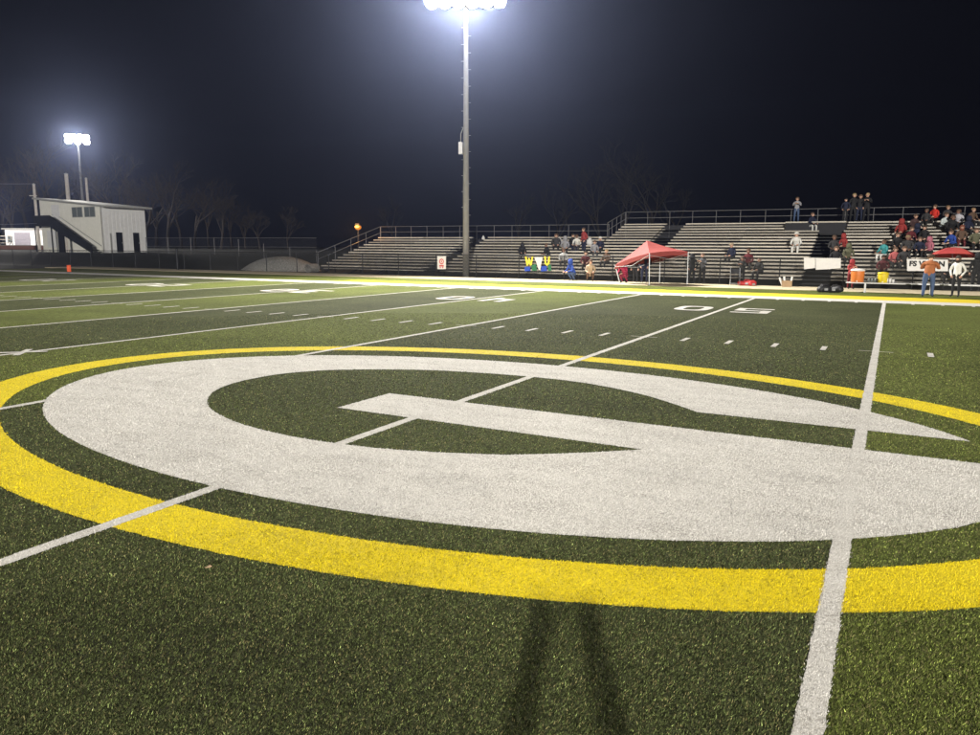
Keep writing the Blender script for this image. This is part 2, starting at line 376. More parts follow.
    vn = N.new('ShaderNodeVectorMath'); vn.operation = 'NORMALIZE'; L.new(ge.outputs['Normal'], vm.inputs[0]); L.new(vm.outputs[0], vn.inputs[0]); L.new(vn.outputs[0], b.inputs['Normal'])
    m.materials.append(mt); o = bpy.data.objects.new('turf_fibres', m); link(o)
    o['kind'] = 'stuff'; o['label'] = 'short synthetic turf fibres of the near field'; o['category'] = 'turf'
make_fibres()

# ------------------------------------------------------------------ stadium light poles
def spot(name, parent, loc, target, power, size=150, radius=1.2, col=LAMP_COL):
    l = bpy.data.lights.new(name, 'SPOT'); l.energy = power; l.color = col; l.spot_size = math.radians(size); l.spot_blend = .6; l.shadow_soft_size = radius
    o = bpy.data.objects.new(name, l); link(o, parent); o.location = loc
    d = Vector(target)-(parent.matrix_basis @ Vector(loc)); d.rotate(parent.rotation_euler.to_matrix().inverted()); o.rotation_euler = d.to_track_quat('-Z', 'Y').to_euler(); return o
def light_pole(label, base, H, target, power, lens, rows=((-.1, 4), (-1.1, 4)), spread=3.6, group=None, box=True, r0=.22, radius=1.2, head=.36):
    d = Vector(target)-Vector(base); rz = math.atan2(-d.x, d.y)
    t = thing('stadium_light_pole', label, 'light pole', base, rz, group)
    MB().tube([(0, 0, -.2), (0, 0, H*.5), (0, 0, H)], [r0, r0*.82, r0*.55], 14).build('pole', M['pole'], t, True)
    for z, n in rows:
        MB().box((0, .1, H+z), (spread+.6, .12, .14)).build('crossarm', M['housing'], t)
        for i in range(n):
            x = -spread/2+spread*i/(n-1)
            tilt = Matrix.Rotation(math.radians(-38), 3, 'X')
            hd = MB().lathe([(.10, -.34), (head*.72, -.22), (head, 0), (head, .05)], k=14)
            for q in range(len(hd.v)):
                p = tilt @ (Matrix.Rotation(-math.pi/2, 3, 'X') @ Vector(hd.v[q])); hd.v[q] = (x+p.x, .42+p.y, H+z+.05+p.z)
            f = hd.build('floodlight', M['housing'], t, True)
            ln = MB().lathe([(head*.93, 0), (head*.80, .05), (head*.4, .085), (.02, .095)], k=14)
            for q in range(len(ln.v)):
                p = tilt @ (Matrix.Rotation(-math.pi/2, 3, 'X') @ (Vector(ln.v[q])+Vector((0, 0, .056)))); ln.v[q] = (x+p.x, .42+p.y, H+z+.05+p.z)
            ln.build('lens', lens, f, True)
            MB().box((x, .22, H+z+.05), (.06, .28, .06)).build('bracket', M['housing'], t)
    if box:
        zb = 8.2
        MB().box((.34, .0, zb), (.28, .34, .75)).build('ballast_box', M['housing'], t, bevel=.02)
        MB().tube([(.34, 0, zb+.37), (.33, 0, zb+.9), (.17, 0, zb+1.3)], .03, 6).build('conduit', M['housing'], t)
        for i in range(24):
            z = 4+i*.5; s = 1 if i % 2 else -1
            MB().tube([(s*r0*.6, 0, z), (s*(r0*.85+.12), 0, z)], .012, 5).build('climbing_peg', M['steel'], t)
    sp = spot('floodlight_beam', t, (0, 1.4, H-.4), target, power, radius=radius)
    return t
light_pole('tall grey stadium light pole in front of the left grandstand', (X_at(466, 34.35, 5), 34.35, 0), 17.75, (-5, 2, 0), P_FAR, M['lens'], rows=((-.1, 6), (-.9, 6)), spread=4.2, head=.43)
light_pole('distant lit stadium light pole rising behind the white two-storey building', at_depth(91, 118, 1.2), 17.2, (-40, 5, 0), P_LEFT, M['lens_far'], rows=((0, 4), (-.7, 3)), spread=2.5, box=False, r0=.22, head=.5)
light_pole('stadium light pole behind the photographer on the near side', (36, -82, 0), 19.0, (0, 4, 0), P_NEAR1, M['lens_far'], rows=((-.1, 6), (-1.1, 6)), spread=5, box=False, radius=.85)
light_pole('stadium light pole on the near side to the right of the photographer', (30, -32, 0), 18.0, (-20, 24, 0), P_NEAR2, M['lens_far'], box=False)

# ------------------------------------------------------------------ grandstands
R_Y0, R_DY, R_Z0, R_DZ = 34.95, .64, .57, .195
def row(r): return R_Y0+R_DY*r, R_Z0+R_DZ*r
def grandstand(label, x0, x1, n, aisles, post_step, pm, gap=None, end_rail=True):
    t = thing('grandstand', label, 'grandstand', (x0, R_Y0, 0))
    O = Vector((x0, R_Y0, 0)); cuts = [x0]+[c for a in aisles for c in a]+[x1]; segs = [(cuts[i], cuts[i+1]) for i in range(0, len(cuts), 2)]
    for r in range(n):
        Y, Z = row(r)
        for a, c in segs:
            for (p, q) in ([(a, c)] if not gap or r < gap[2] or c < gap[0] or a > gap[1] else [(a, min(c, gap[0])), (max(a, gap[1]), c)]):
                if q-p < .2: continue
                ns = max(1, round((q-p)/4.6)); full = (q-p)/ns
                for k_ in range(ns):
                    cxp = p+full*(k_+.5)-O.x; ro = Matrix.Rotation(random.uniform(-.0022, .0022), 3, 'Y')
                    MB().box((cxp, Y-O.y+random.uniform(-.012, .012), Z-.03+random.uniform(-.006, .004)-.012), (full-.025, .28, .085), ro).build('seat_plank', pm, t)
                    if r: MB().box((cxp, Y-.30-O.y, Z-.43+random.uniform(-.006, .004)), (full-.025, .50, .06), ro).build('foot_plank', M['plank2'], t)
    for a, c in aisles:                                      # dark steps in each aisle
        for r in range(n):
            Y, Z = row(r); MB().box(((a+c)/2-O.x, Y-.2-O.y, Z-.44), (c-a-.06, .5, .05)).build('aisle_step', M['dark'], t)
    k = max(2, int((x1-x0)/2.4))
    for i in range(k+1):                                     # sloping stringers and legs
        x = x0+.15+(x1-x0-.3)*i/k-O.x; Yt, Zt = row(n-1)
        MB().box((x, (Yt-R_Y0)/2, (R_Z0+Zt)/2-.54), (.06, math.hypot(Yt-R_Y0, Zt-R_Z0)+.5, .1), Matrix.Rotation(math.atan2(R_DZ, R_DY), 3, 'X')).build('stringer', M['dark'], t)
        for q in range(2, n, 5):
            Y, Z = row(q); MB().box((x, Y-O.y, (Z-.5)/2), (.07, .07, max(.1, Z-.5))).build('leg', M['dark'], t)
    Yt, Zt = row(n-1); yb = Yt+.25-O.y; np_ = int((x1-x0)/post_step)
    MB().box(((x1-x0)/2, yb+.08, Zt-.62), (x1-x0, .04, 1.0)).build('back_panel', M['darkpanel'], t)
    for i in range(np_+1):
        MB().tube([(min(i*post_step, x1-x0), yb, Zt-1.0), (min(i*post_step, x1-x0), yb, Zt+.86)], .024, 6).build('rail_post', M['dullsteel'], t)
    for dz in (.43, .86):
        MB().tube([(0, yb, Zt+dz), (x1-x0, yb, Zt+dz)], .022, 6).build('back_rail', M['dullsteel'], t)
    if end_rail:
        q0 = int(n*.0) if end_rail == 1 else end_rail
        Y0, Z0 = row(q0)
        for dz in (.45, .95):
            MB().tube([(-.05, Y0-.35-O.y, Z0+dz), (-.05, yb, Zt+dz-.09)], .024, 6).build('end_rail', M['midsteel'], t)
        for i in range(5):
            u = i/4; y = Y0-.35-O.y+(yb-Y0+.35+O.y)*u; z = Z0+(Zt-.09-Z0)*u
            MB().tube([(-.05, y, z-.3), (-.05, y, z+.95)], .024, 6).build('rail_post', M['dullsteel'], t)
    return t
XL0 = X_at(322, R_Y0, 1.2); XM = X_at(609, 42, 3.0); XR1 = 22.0
aL = (X_at(448, 38, 1.6)-.2, X_at(448, 38, 1.6)+1.15)
a1 = (X_at(667, 43, 3.2)-.6, X_at(667, 43, 3.2)+.75); a2 = (X_at(826, 40, 2.1)-.7, X_at(826, 40, 2.1)+.7); a3 = (13.5, 14.8)
NL, NRR = 12, 17
grandstand('low left grandstand of twelve bench rows behind the tall light pole', XL0, XM-.06, NL, [aL], 1.52, M['plank'])
g0, g1 = X_at(787, 45, 3.5), X_at(848, 45, 3.5)
gs = grandstand('taller right grandstand of seventeen bench rows behind the red canopy', XM+.06, XR1, NRR, [a1, a2, a3], 1.62, M['plank'], gap=(g0, g1, NRR-3), end_rail=NL-1)
Yt, Zt = row(NRR-1); Yg, Zg = row(NRR-4)
MB().box(((g0+g1)/2-gs.location.x, (Yt+Yg)/2+.35-R_Y0, Zt-.05), (g1-g0-.1, Yt-Yg-.2, .08)).build('landing', M['plank'], gs)
MB().box(((g0+g1)/2-gs.location.x, Yg+.42-R_Y0, (Zt+Zg)/2-.15), (g1-g0-.1, .05, Zt-Zg+.1)).build('landing_front', M['darkpanel'], gs)

# ------------------------------------------------------------------ fences
def fence(label, p0, p1, h, step, m_post, m_wire, pitch=.06, wire=.0055, rails=(1.,), group=None, pr=.03):
    p0, p1 = Vector(p0), Vector(p1); d = p1-p0; Lf = d.length; t = thing('chain_link_fence', label, 'fence', p0, math.atan2(d.y, d.x), group)
    n = int(Lf/step)
    for i in range(n+1):
        x = Lf*i/n; z0 = height(*(p0+d*(i/n)).xy)-p0.z if p0.z else 0
        MB().tube([(x, 0, z0-.1), (x, 0, z0+h+.04)], pr, 6).build('fence_post', m_post, t)
    for rz in rails: MB().tube([(0, 0, h*rz), (Lf, 0, h*rz)], .02, 6).build('top_rail', m_post, t)
    mb = MB(); k = int((Lf+h)/pitch)
    for i in range(k):
        x = -h+i*pitch
        for s in (0, 1):
            a, c = (x, .03), (x+h, h) if False else (x+h, h)
            xa, za, xb, zb = x, .03, x+h, h
            if xa < 0: za += -xa*(h-.03)/h; xa = 0
            if xb > Lf: zb -= (xb-Lf)*(h-.03)/h; xb = Lf
            if xb-xa < .01: continue
            if s: za, zb = h+.03-za, h+.03-zb
            y = .036+.004*s; e = wire
            mb.quad((xa, y, za-e), (xb, y, zb-e), (xb, y, zb+e), (xa, y, za+e))
    o = mb.build('wire_mesh', m_wire, t); o['kind'] = 'stuff'
    return t
fence('long black chain link fence along the walkway below the grandstands', (-80, 33.78, 0), (24, 33.78, 0), 1.47, 3.05, M['dark'], M['wire'])
gz0, gz1 = at_depth(150, 74, 1.2), at_depth(318, 66, .0)
fence('silver galvanised fence beyond the gravel mound and the white building', (gz0.x, gz0.y, height(gz0.x, gz0.y)), (gz1.x, gz1.y, height(gz0.x, gz0.y)), 1.5, 2.6, M['dullsteel'], M['dullsteel'], pitch=.16, wire=.003, rails=(1., .45))
tg = thing('gate_post', 'thick black gate post at the left end of the walkway', 'post', (X_at(177, 32.9, 1), 32.9, .02))
MB().tube([(0, 0, 0), (0, 0, 1.62)], .09, 10).build('post', M['dark'], tg); MB().lathe([(.11, 0), (.11, .05), (.02, .1)], (0, 0, 1.62), 10).build('cap', M['dark'], tg)

# ------------------------------------------------------------------ gravel mound
def mound():
    mb = MB(); nx, ny = 36, 16; cx = (X_at(243, 37, .6)+X_at(312, 37, .6))/2; hw = abs(X_at(312, 37, .6)-X_at(243, 37, .6))/2
    for j in range(ny+1):
        for i in range(nx+1):
            u = -1+2*i/nx; v = -1+2*j/ny; r = max(0, 1-(abs(u)**2.1+abs(v)**2.2)); z = 1.12*r**.75*(1+.1*u)+random.uniform(-.025, .03)*(r > 0)
            mb.v.append((cx+u*hw, 37.4+v*1.9, z-.03))
    mb.f = [(j*(nx+1)+i, j*(nx+1)+i+1, (j+1)*(nx+1)+i+1, (j+1)*(nx+1)+i) for j in range(ny) for i in range(nx)]
    o = mb.build('gravel_mound', M['gravel'], smooth=True); tag(o, 'pale gravel mound behind the black fence left of the grandstand', 'mound')
    t = thing('drain_pipe', 'short dark pipe beside the gravel mound', 'pipe', (X_at(312, 36.2, .4), 36.2, .28))
    p = MB()
    for k in range(16):
        a0, a1_ = 2*math.pi*k/16, 2*math.pi*(k+1)/16
        for (r0_, r1_, y0_, y1_) in ((.34, .34, -.5, .5), (.28, .28, .5, -.5), (.28, .34, -.5, -.5)):
            p.quad((r0_*math.cos(a0), y0_, r0_*math.sin(a0)), (r0_*math.cos(a1_), y0_, r0_*math.sin(a1_)), (r1_*math.cos(a1_), y1_, r1_*math.sin(a1_)), (r1_*math.cos(a0), y1_, r1_*math.sin(a0)))
    p.build('pipe_wall', M['gravel'], t)
mound()

# ------------------------------------------------------------------ white two-storey building
def field_house():
    c = at_depth(108, 76, 0); c.z = height(c.x, c.y)-.02; al = math.radians(30)
    A = (-_rh*math.cos(al)+_fh*math.sin(al)).normalized(); B = (_rh*math.sin(al)+_fh*math.cos(al)).normalized()
    t = thing('field_house', 'white two-storey building with an outside stair at far left', 'building', c)
    WA, WB = 7.0, 7.0; zc, zl = 4.62, 5.55
    def P(a, b_, z): return A*(a*1.557)+B*(b_*.7)+Vector((0, 0, z))
    def pbox(a0, a1, b0, b1, z0, z1, name, m, par=None):
        v = [P(a, b_, z) for z in (z0, z1) for a, b_ in ((a0, b0), (a1, b0), (a1, b1), (a0, b1))]; mb = MB(); mb.v = [tuple(q) for q in v]
        mb.f = [(3, 2, 1, 0), (4, 5, 6, 7), (0, 1, 5, 4), (1, 2, 6, 5), (2, 3, 7, 6), (3, 0, 4, 7)]; return mb.build(name, m, par or t)
    top = lambda a: zc+(zl-zc)*a/WA
    n = 22
    for i in range(n):                                       # upright siding panels of the two seen walls
        a0, a1 = WA*i/n, WA*(i+1)/n; mb = MB(); e = .008 if i % 2 else 0
        mb.quad(P(a0, -e, 0), P(a1, -e, 0), P(a1, -e, top(a1)), P(a0, -e, top(a0))); mb.quad(P(a0, -e, 0), P(a0, -e, top(a0)), P(a0, .1, top(a0)), P(a0, .1, 0)); mb.quad(P(a1, -e, top(a1)), P(a1, -e, 0), P(a1, .1, 0), P(a1, .1, top(a1)))
        mb.build('siding_panel', M['siding'], t)
        b0, b1 = WB*i/n, WB*(i+1)/n; mb = MB()
        mb.quad(P(-e, b0, 0), P(-e, b0, zc), P(-e, b1, zc), P(-e, b1, 0)); mb.quad(P(-e, b1, 0), P(-e, b1, zc), P(.1, b1, zc), P(.1, b1, 0)); mb.quad(P(-e, b0, 0), P(.1, b0, 0), P(.1, b0, zc), P(-e, b0, zc))
        mb.build('siding_panel', M['siding2'], t)
    mb = MB(); mb.quad(P(WA, .1, 0), P(WA, WB, 0), P(WA, WB, zl), P(WA, .1, zl)); mb.quad(P(.1, WB, 0), P(.1, WB, zc), P(WA, WB, zl), P(WA, WB, 0)); mb.build('rear_wall', M['siding2'], t)
    v = [P(a, b_, z) for a, b_, z in ((-.6, -.35, top(-.6)), (WA+.6, -.35, top(WA+.6)), (WA+.6, WB+.4, top(WA+.6)), (-.6, WB+.4, top(-.6)))]
    mb = MB(); mb.v = [tuple(q+Vector((0, 0, .03))) for q in v]+[tuple(q+Vector((0, 0, .22))) for q in v]
    mb.f = [(3, 2, 1, 0), (4, 5, 6, 7), (0, 1, 5, 4), (1, 2, 6, 5), (2, 3, 7, 6), (3, 0, 4, 7)]; mb.build('roof', M['trim'], t)
    for b0 in (2.0, 4.75):
        d = pbox(-.05, -.03, b0, b0+1.0, .05, 2.1, 'door', M['door']); pbox(-.08, -.05, b0+.85, b0+.92, .95, 1.1, 'door_handle', M['steel'], d)
    mb = MB().tube([P(-.08, 1.05, 0), P(-.08, 1.05, 2.0)], .05, 6).build('downpipe', M['trim'], t)
    for a0 in (.6, 2.0):
        wv = pbox(a0, a0+1.2, -.06, -.03, 3.62, 4.68, 'window', M['trim']); pbox(a0+.06, a0+1.14, -.08, -.06, 3.68, 4.62, 'pane', M['glass'], wv)
        pbox(a0+.57, a0+.63, -.1, -.08, 3.68, 4.62, 'mullion', M['trim'], wv)
    d = pbox(4.65, 5.6, -.05, -.03, 3.0, 5.0, 'upper_door', M['siding2']); pbox(5.45, 5.5, -.09, -.05, 3.9, 4.02, 'door_handle', M['steel'], d)
    pbox(5.3, 6.4, -.05, -.03, .5, 2.3, 'lower_door', M['siding2']); pbox(4.3, 5.1, -.06, -.03, 0, 2.3, 'lower_opening', M['door'])
    stt = pbox(4.6, 6.6, -1.6, -.1, 2.75, 2.9, 'stair_landing', M['dark'])
    for a_ in (4.62, 6.58): pbox(a_-.05, a_+.05, -1.58, -1.48, 0, 2.75, 'landing_post', M['dark'])
    MB().quad(P(6.6, -1.6, 2.9), P(4.6, -1.6, 2.9), P(4.6, -1.6, 3.85), P(6.6, -1.6, 3.85)).build('landing_guard', M['dark'], t)
    mb = MB(); mb.quad(P(4.6, -1.6, 2.55), P(.1, -1.6, -.1), P(.1, -1.6, .75), P(4.6, -1.6, 3.85)); mb.build('stair_guard', M['dark'], t)
    for i in range(14):
        a_ = 4.55-i*.32; pbox(a_-.32, a_, -1.55, -.2, 2.68-i*.2, 2.73-i*.2, 'stair_tread', M['dark'])
    MB().tube([P(4.6, -.2, 3.75), P(.1, -.2, .7)], .03, 6).build('handrail', M['steel'], t)
    pbox(2.9, 3.1, -1.55, -1.4, 0, 1.6, 'stair_post', M['woodlight'])
field_house()
# low lit outbuilding further left, poles and wires
def outbuilding():
    c = at_depth(30, 105, 0); c.z = height(c.x, c.y); t = thing('outbuilding', 'low brightly lit outbuilding with a roller door at the far left edge', 'building', c, math.atan2(_rh.y, _rh.x))
    k = 105/734.536
    def b(x0, x1, y0, y1, z0, z1, n, m, par=None): return MB().box(((x0+x1)/2, (y0+y1)/2, (z0+z1)/2), (x1-x0, y1-y0, z1-z0)).build(n, m, par or t)
    b(-2.6, 2.9, 0, 5, -.3, 2.6, 'wall', M['brightwall']); b(-2.9, 3.2, -.3, 5.3, 2.605, 2.78, 'roof', M['trim'])
    r = b(-1.3, .9, -.06, -.01, .0, 2.2, 'roller_door', M['garage'])
    for i in range(6): b(-1.3, .9, -.09, -.062, .1+i*.36, .38+i*.36, 'slat', M['garage'], r)
    w_ = b(-2.3, -1.75, -.05, -.01, .8, 1.8, 'window', M['trim']); b(-2.22, -1.83, -.08, -.05, .88, 1.72, 'pane', M['glass'], w_)
    b(1.7, 2.4, -.05, -.01, 0, 2.0, 'door', M['siding'])
    t2 = thing('brick_garden_wall', 'low reddish brick wall in front of the bright outbuilding', 'wall', at_depth(28, 96, height(*at_depth(28, 96).xy)), math.atan2(_rh.y, _rh.x))
    MB().box((0, 0, .25), (9, .3, .5)).build('wall_body', M['brick'], t2); MB().box((0, 0, .53), (9.1, .36, .06)).build('coping', M['trim'], t2)
    c = at_depth(2, 98, 0); c.z = height(c.x, c.y); t3 = thing('scaffold_seating', 'small dark tiered bench frame cut by the left edge', 'bench', c, math.atan2(_rh.y, _rh.x))
    for i in range(4):
        MB().box((0, i*.5, .4+i*.45), (2.6, .3, .06)).build('plank', M['plank2'], t3)
    for s in (-1.2, 0, 1.2):
        MB().box((s, .8, .55), (.06, 1.9, .06), Matrix.Rotation(.72, 3, 'X')).build('brace', M['dark'], t3); MB().box((s, 1.5, .85), (.06, .06, 1.7)).build('post', M['dark'], t3)
outbuilding()
def util_pole(px, D, ytop, r, label, cross=None):
    c = at_depth(px, D, 0); c.z = height(c.x, c.y); h = (245-ytop)/734.536*D+CAM.z-c.z; t = thing('utility_pole', label, 'pole', c, math.atan2(_rh.y, _rh.x))
    MB().tube([(0, 0, -.2), (0, 0, h)], [r, r*.8], 10).build('pole', M['woodlight'], t)
    if cross: MB().box((cross[0], -.14, cross[1]*h), (cross[2], .1, .1)).build('crossarm', M['woodlight'], t)
    MB().lathe([(r, 0), (r*.6, .08), (.02, .12)], (0, 0, h), 10).build('pole_cap', M['trim'], t); return c, h
u1 = util_pole(44.5, 84, 187, .17, 'pale timber pole standing left of the white building', (-.1, .83, .8))
util_pole(77, 92, 177, .26, 'pale timber pole rising behind the white building left of the lit lamp', None)
util_pole(96, 92, 181, .17, 'thin pale pole rising behind the white building right of the lit lamp', None)
u4 = util_pole(-6, 80, 95, .16, 'tall slim pole with an unlit lamp at the left edge', None)
tl = thing('lamp_head', 'small round lamp head high at the left edge', 'lamp', Vector(u4[0])+Vector((0, 0, u4[1]-2.6)))
d = _rh
MB().tube([(0, 0, 0), tuple(d*1.55)], .04, 6).build('arm', M['dark'], tl); MB().lathe([(.05, .2), (.24, .05), (.24, -.02)], tuple(d*1.6), 12).build('shade', M['housing'], tl); MB().lathe([(.2, -.04), (.16, -.14), (.03, -.2)], tuple(d*1.6), 12).build('lens', M['tinylamp'], tl)
for ya, yb, nm in ((183.5, 186, 'upper thin power line running to the left edge'), (223.5, 224, 'lower thin power line running to the left edge')):
    a = at_depth(-40, 73, 0); a.z = CAM.z+(244.5-ya)/734.536*73; bb = at_depth(44, 71.6, 0); bb.z = CAM.z+(244.5-yb)/734.536*71.6
    pts = [a.lerp(bb, i/8)-Vector((0, 0, .12*math.sin(math.pi*i/8))) for i in range(9)]
    tag(MB().tube(pts, .009, 5).build('power_line', M['steel']), nm, 'cable')
# orange sodium lamp behind the left grandstand
c = at_depth(359.5, 62, 0); c.z = height(c.x, c.y); hz = CAM.z+(246.3-227)/734.536*62-c.z
ts = thing('yard_lamp', 'glowing orange lamp on a post behind the left grandstand', 'lamp', c, math.atan2(_rh.y, _rh.x))
MB().tube([(0, 0, -.1), (0, 0, hz+.1)], .06, 8).build('post', M['dark'], ts); MB().box((0, -.15, hz+.16), (.3, .4, .14)).build('hood', M['dark'], ts)
MB().lathe([(.05, -.12), (.16, -.08), (.19, 0), (.10, .06)], (0, -.46, hz), 12).build('lens', M['sodium'], ts)
MB().lathe([(.08, -.28), (.23, -.19), (.29, -.04), (.20, .085)], (0, .0, hz), 14).build('halo', M['amber'], ts)  # wide amber bowl added so its glow draws the lamp's halo
pl = bpy.data.lights.new('sodium_light', 'POINT'); pl.energy = 260; pl.color = (1, .45, .1); pl.shadow_soft_size = .15; po = bpy.data.objects.new('sodium_light', pl); link(po, ts); po.location = (0, -1.0, hz)

c = at_depth(-16, 97, 0); c.z = height(c.x, c.y); hz = CAM.z+(244.3-204)/734.536*97-c.z
ty = thing('yard_lamp', 'bright white yard lamp on a post just beyond the left edge by the outbuilding', 'lamp', c, math.atan2(_rh.y, _rh.x))
MB().tube([(0, 0, -.1), (0, 0, hz+.1)], .08, 8).build('post', M['dark'], ty); MB().tube([(0, 0, hz), (.7, .3, hz+.1)], .04, 6).build('arm', M['dark'], ty); MB().box((.8, .35, hz+.12), (.5, .4, .14)).build('hood', M['dark'], ty)
MB().lathe([(.05, -.16), (.15, -.1), (.18, 0)], (.8, .35, hz+.04), 12).build('lens', M['lens_far'], ty)
pl = bpy.data.lights.new('yard_light', 'POINT'); pl.energy = 5200; pl.color = (1, .93, .88); pl.shadow_soft_size = .2; po = bpy.data.objects.new('yard_light', pl); link(po, ty); po.location = (.8, .35, hz-.4)

# ------------------------------------------------------------------ bare trees
def tree(base, H, seed, label, group, bk=M['bark']):
    R = random.Random(seed); t = thing('bare_tree', label, 'tree', base, 0, group)
    tr, cr = MB(), MB()
    def grow(mb, p, d, ln, r, depth):
        n = 4 if depth < 2 else 3; pts = [p]; rad = [r]; q = p
        for i in range(n):
            d = (d+Vector((R.uniform(-.16, .16), R.uniform(-.16, .16), R.uniform(-.02, .12)))).normalized(); q = q+d*ln/n; pts.append(q); rad.append(r*(1-.45*(i+1)/n))
        mb.tube(pts, rad, 6 if depth < 2 else 3, cap=False)
        if depth >= 5: return
        for k in range(R.choice((3, 3, 4)) if depth < 4 else 3):
            f = R.uniform(.45, 1); i = min(n-1, int(f*n)); s = pts[i].lerp(pts[i+1], f*n-i); ax = d.orthogonal().normalized(); ax.rotate(Matrix.Rotation(R.uniform(0, 6.28), 3, d))
            nd = d.copy(); nd.rotate(Matrix.Rotation(R.uniform(.35, .85), 3, ax)); nd.z += .12
            grow(cr, s, nd.normalized(), ln*R.uniform(.55, .78), max(.012, r*.5), depth+1)
    grow(tr, Vector((0, 0, -.2)), Vector((0, 0, 1)), H*.36, H*.016, 0)
    tr.build('trunk', bk, t, True); cr.build('crown', bk, t)
for i, (px, D, H) in enumerate([(-12, 150, 24), (12, 135, 19), (36, 128, 22), (60, 140, 24), (108, 135, 20), (135, 128, 19), (160, 122, 17), (185, 130, 17), (212, 120, 12), (235, 118, 11), (262, 112, 8), (290, 112, 8), (122, 112, 17), (148, 106, 16), (172, 110, 17), (198, 108, 14), (224, 110, 12), (248, 120, 10), (22, 118, 18), (48, 116, 19)]):
    p = at_depth(px, D); tree((p.x, p.y, height(p.x, p.y)), H, 40+i, 'bare leafless tree in the dark wood beyond the white building', 'trees beyond the white building')
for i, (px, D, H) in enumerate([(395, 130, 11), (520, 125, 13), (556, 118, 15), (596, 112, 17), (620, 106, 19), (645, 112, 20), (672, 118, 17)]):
    p = at_depth(px, D); tree((p.x, p.y, height(p.x, p.y)), H, 90+i, 'bare leafless tree in the dark behind the grandstands', 'trees behind the grandstands', M['bark_dim'])

# ------------------------------------------------------------------ haze
hb = MB().box((-45, 60, 24), (430, 390, 50)).build('haze', None); hb['kind'] = 'stuff'; hb.display_type = 'WIRE'
hm_ = bpy.data.materials.new('night air'); hm_.use_nodes = True; N = hm_.node_tree.nodes; N.clear()
ho = N.new('ShaderNodeOutputMaterial'); hv = N.new('ShaderNodeVolumePrincipled'); hv.inputs['Density'].default_value = HAZE_DENSITY; hv.inputs['Anisotropy'].default_value = HAZE_G
hv.inputs['Color'].default_value = (.47, .56, .93, 1); hm_.node_tree.links.new(hv.outputs[0], ho.inputs['Volume']); hb.data.materials.append(hm_)
# ------------------------------------------------------------------ people
_cloth = {}
def cloth(c, name='fabric'):
    if (c, name) not in _cloth: _cloth[(c, name)] = mat('%s %.2f %.2f %.2f' % (name, *c), c, .85, scale=11, var=.16, bump=.25)
    return _cloth[(c, name)]
SKIN, SKIN2 = mat('light skin', (.50, .30, .22), .55, var=.05), mat('brown skin', (.19, .10, .07), .55, var=.05)
def skeleton(pose):
    """joints: name -> (x, y, z, radius, region); facing +y, z = 0 at the feet (standing) or the seat (sitting)"""
    J, E = {}, []
    def j(n, x, y, z, r, parent, reg): J[n] = (x, y, z, r, reg); E.append((parent, n)) if parent else None
    sit = pose.startswith('sit'); cr = pose == 'crouch'
    pz = .12 if sit else (.42 if cr else .93); lean = {'sit_lean': .16, 'crouch': .26}.get(pose, .03)
    j('pelvis', 0, 0, pz, .145, None, 2); j('waist', 0, lean*.4, pz+.2, .135, 'pelvis', 1); j('chest', 0, lean, pz+.40, .165, 'waist', 1)
    j('collar', 0, lean+.01, pz+.50, .105, 'chest', 1); j('neck', 0, lean+.02, pz+.57, .055, 'collar', 0)
    hy = lean+.045; j('jaw', 0, hy+.01, pz+.63, .072, 'neck', 0); j('head', 0, hy, pz+.71, .092, 'jaw', 0); j('crown', 0, hy-.015, pz+.785, .07, 'head', 0); j('nose', 0, hy+.105, pz+.675, .016, 'head', 0)
    for s, n in ((-1, 'L'), (1, 'R')):
        sh = (s*.185, lean, pz+.45); j('sh'+n, *sh, .068, 'collar', 1)
        if pose == 'hold' or (pose == 'wave' and s > 0):
            el = (s*.25, lean+.12, pz+.24); wr = (s*.10, lean+.34, pz+.36)
        elif pose == 'photo': el = (s*.24, lean+.20, pz+.50); wr = (s*.07, lean+.36, pz+.84)
        elif pose == 'pockets': el = (s*.30, lean-.06, pz+.2); wr = (s*.20, lean+.07, pz+.0)
        elif sit or cr: el = (s*.25, lean+.06, pz+.20); wr = (s*.15, lean+.30, pz+.13)
        else: el = (s*.24, lean-.02, pz+.19); wr = (s*.25, lean+.06, pz-.05)
        j('el'+n, *el, .052, 'sh'+n, 1); j('wr'+n, *wr, .036, 'el'+n, 1)
        d = (Vector(wr)-Vector(el)).normalized(); h = Vector(wr)+d*.085; j('ha'+n, *h, .034, 'wr'+n, 0)
        if sit: kn, an = (s*.13, .43, pz-.01), (s*.13, .40, pz-.43)
        elif cr: kn, an = (s*.16, .32, pz+.05), (s*.14, .08, .09)
        elif pose == 'photo': kn, an = (s*.17, .02, .50), (s*.20, 0, .09)
        else: kn, an = (s*.115, .025, .50), (s*.125, -.01, .09)
        j('hi'+n, s*.09, .03 if sit else 0, pz-.04, .105, 'pelvis', 2); j('kn'+n, *kn, .066, 'hi'+n, 2); j('an'+n, *an, .045, 'kn'+n, 2)
        j('to'+n, an[0]+s*.02, an[1]+.17, an[2]-.045, .036, 'an'+n, 3)
    return J, E, (0, hy, pz+.72)
_pose = {}
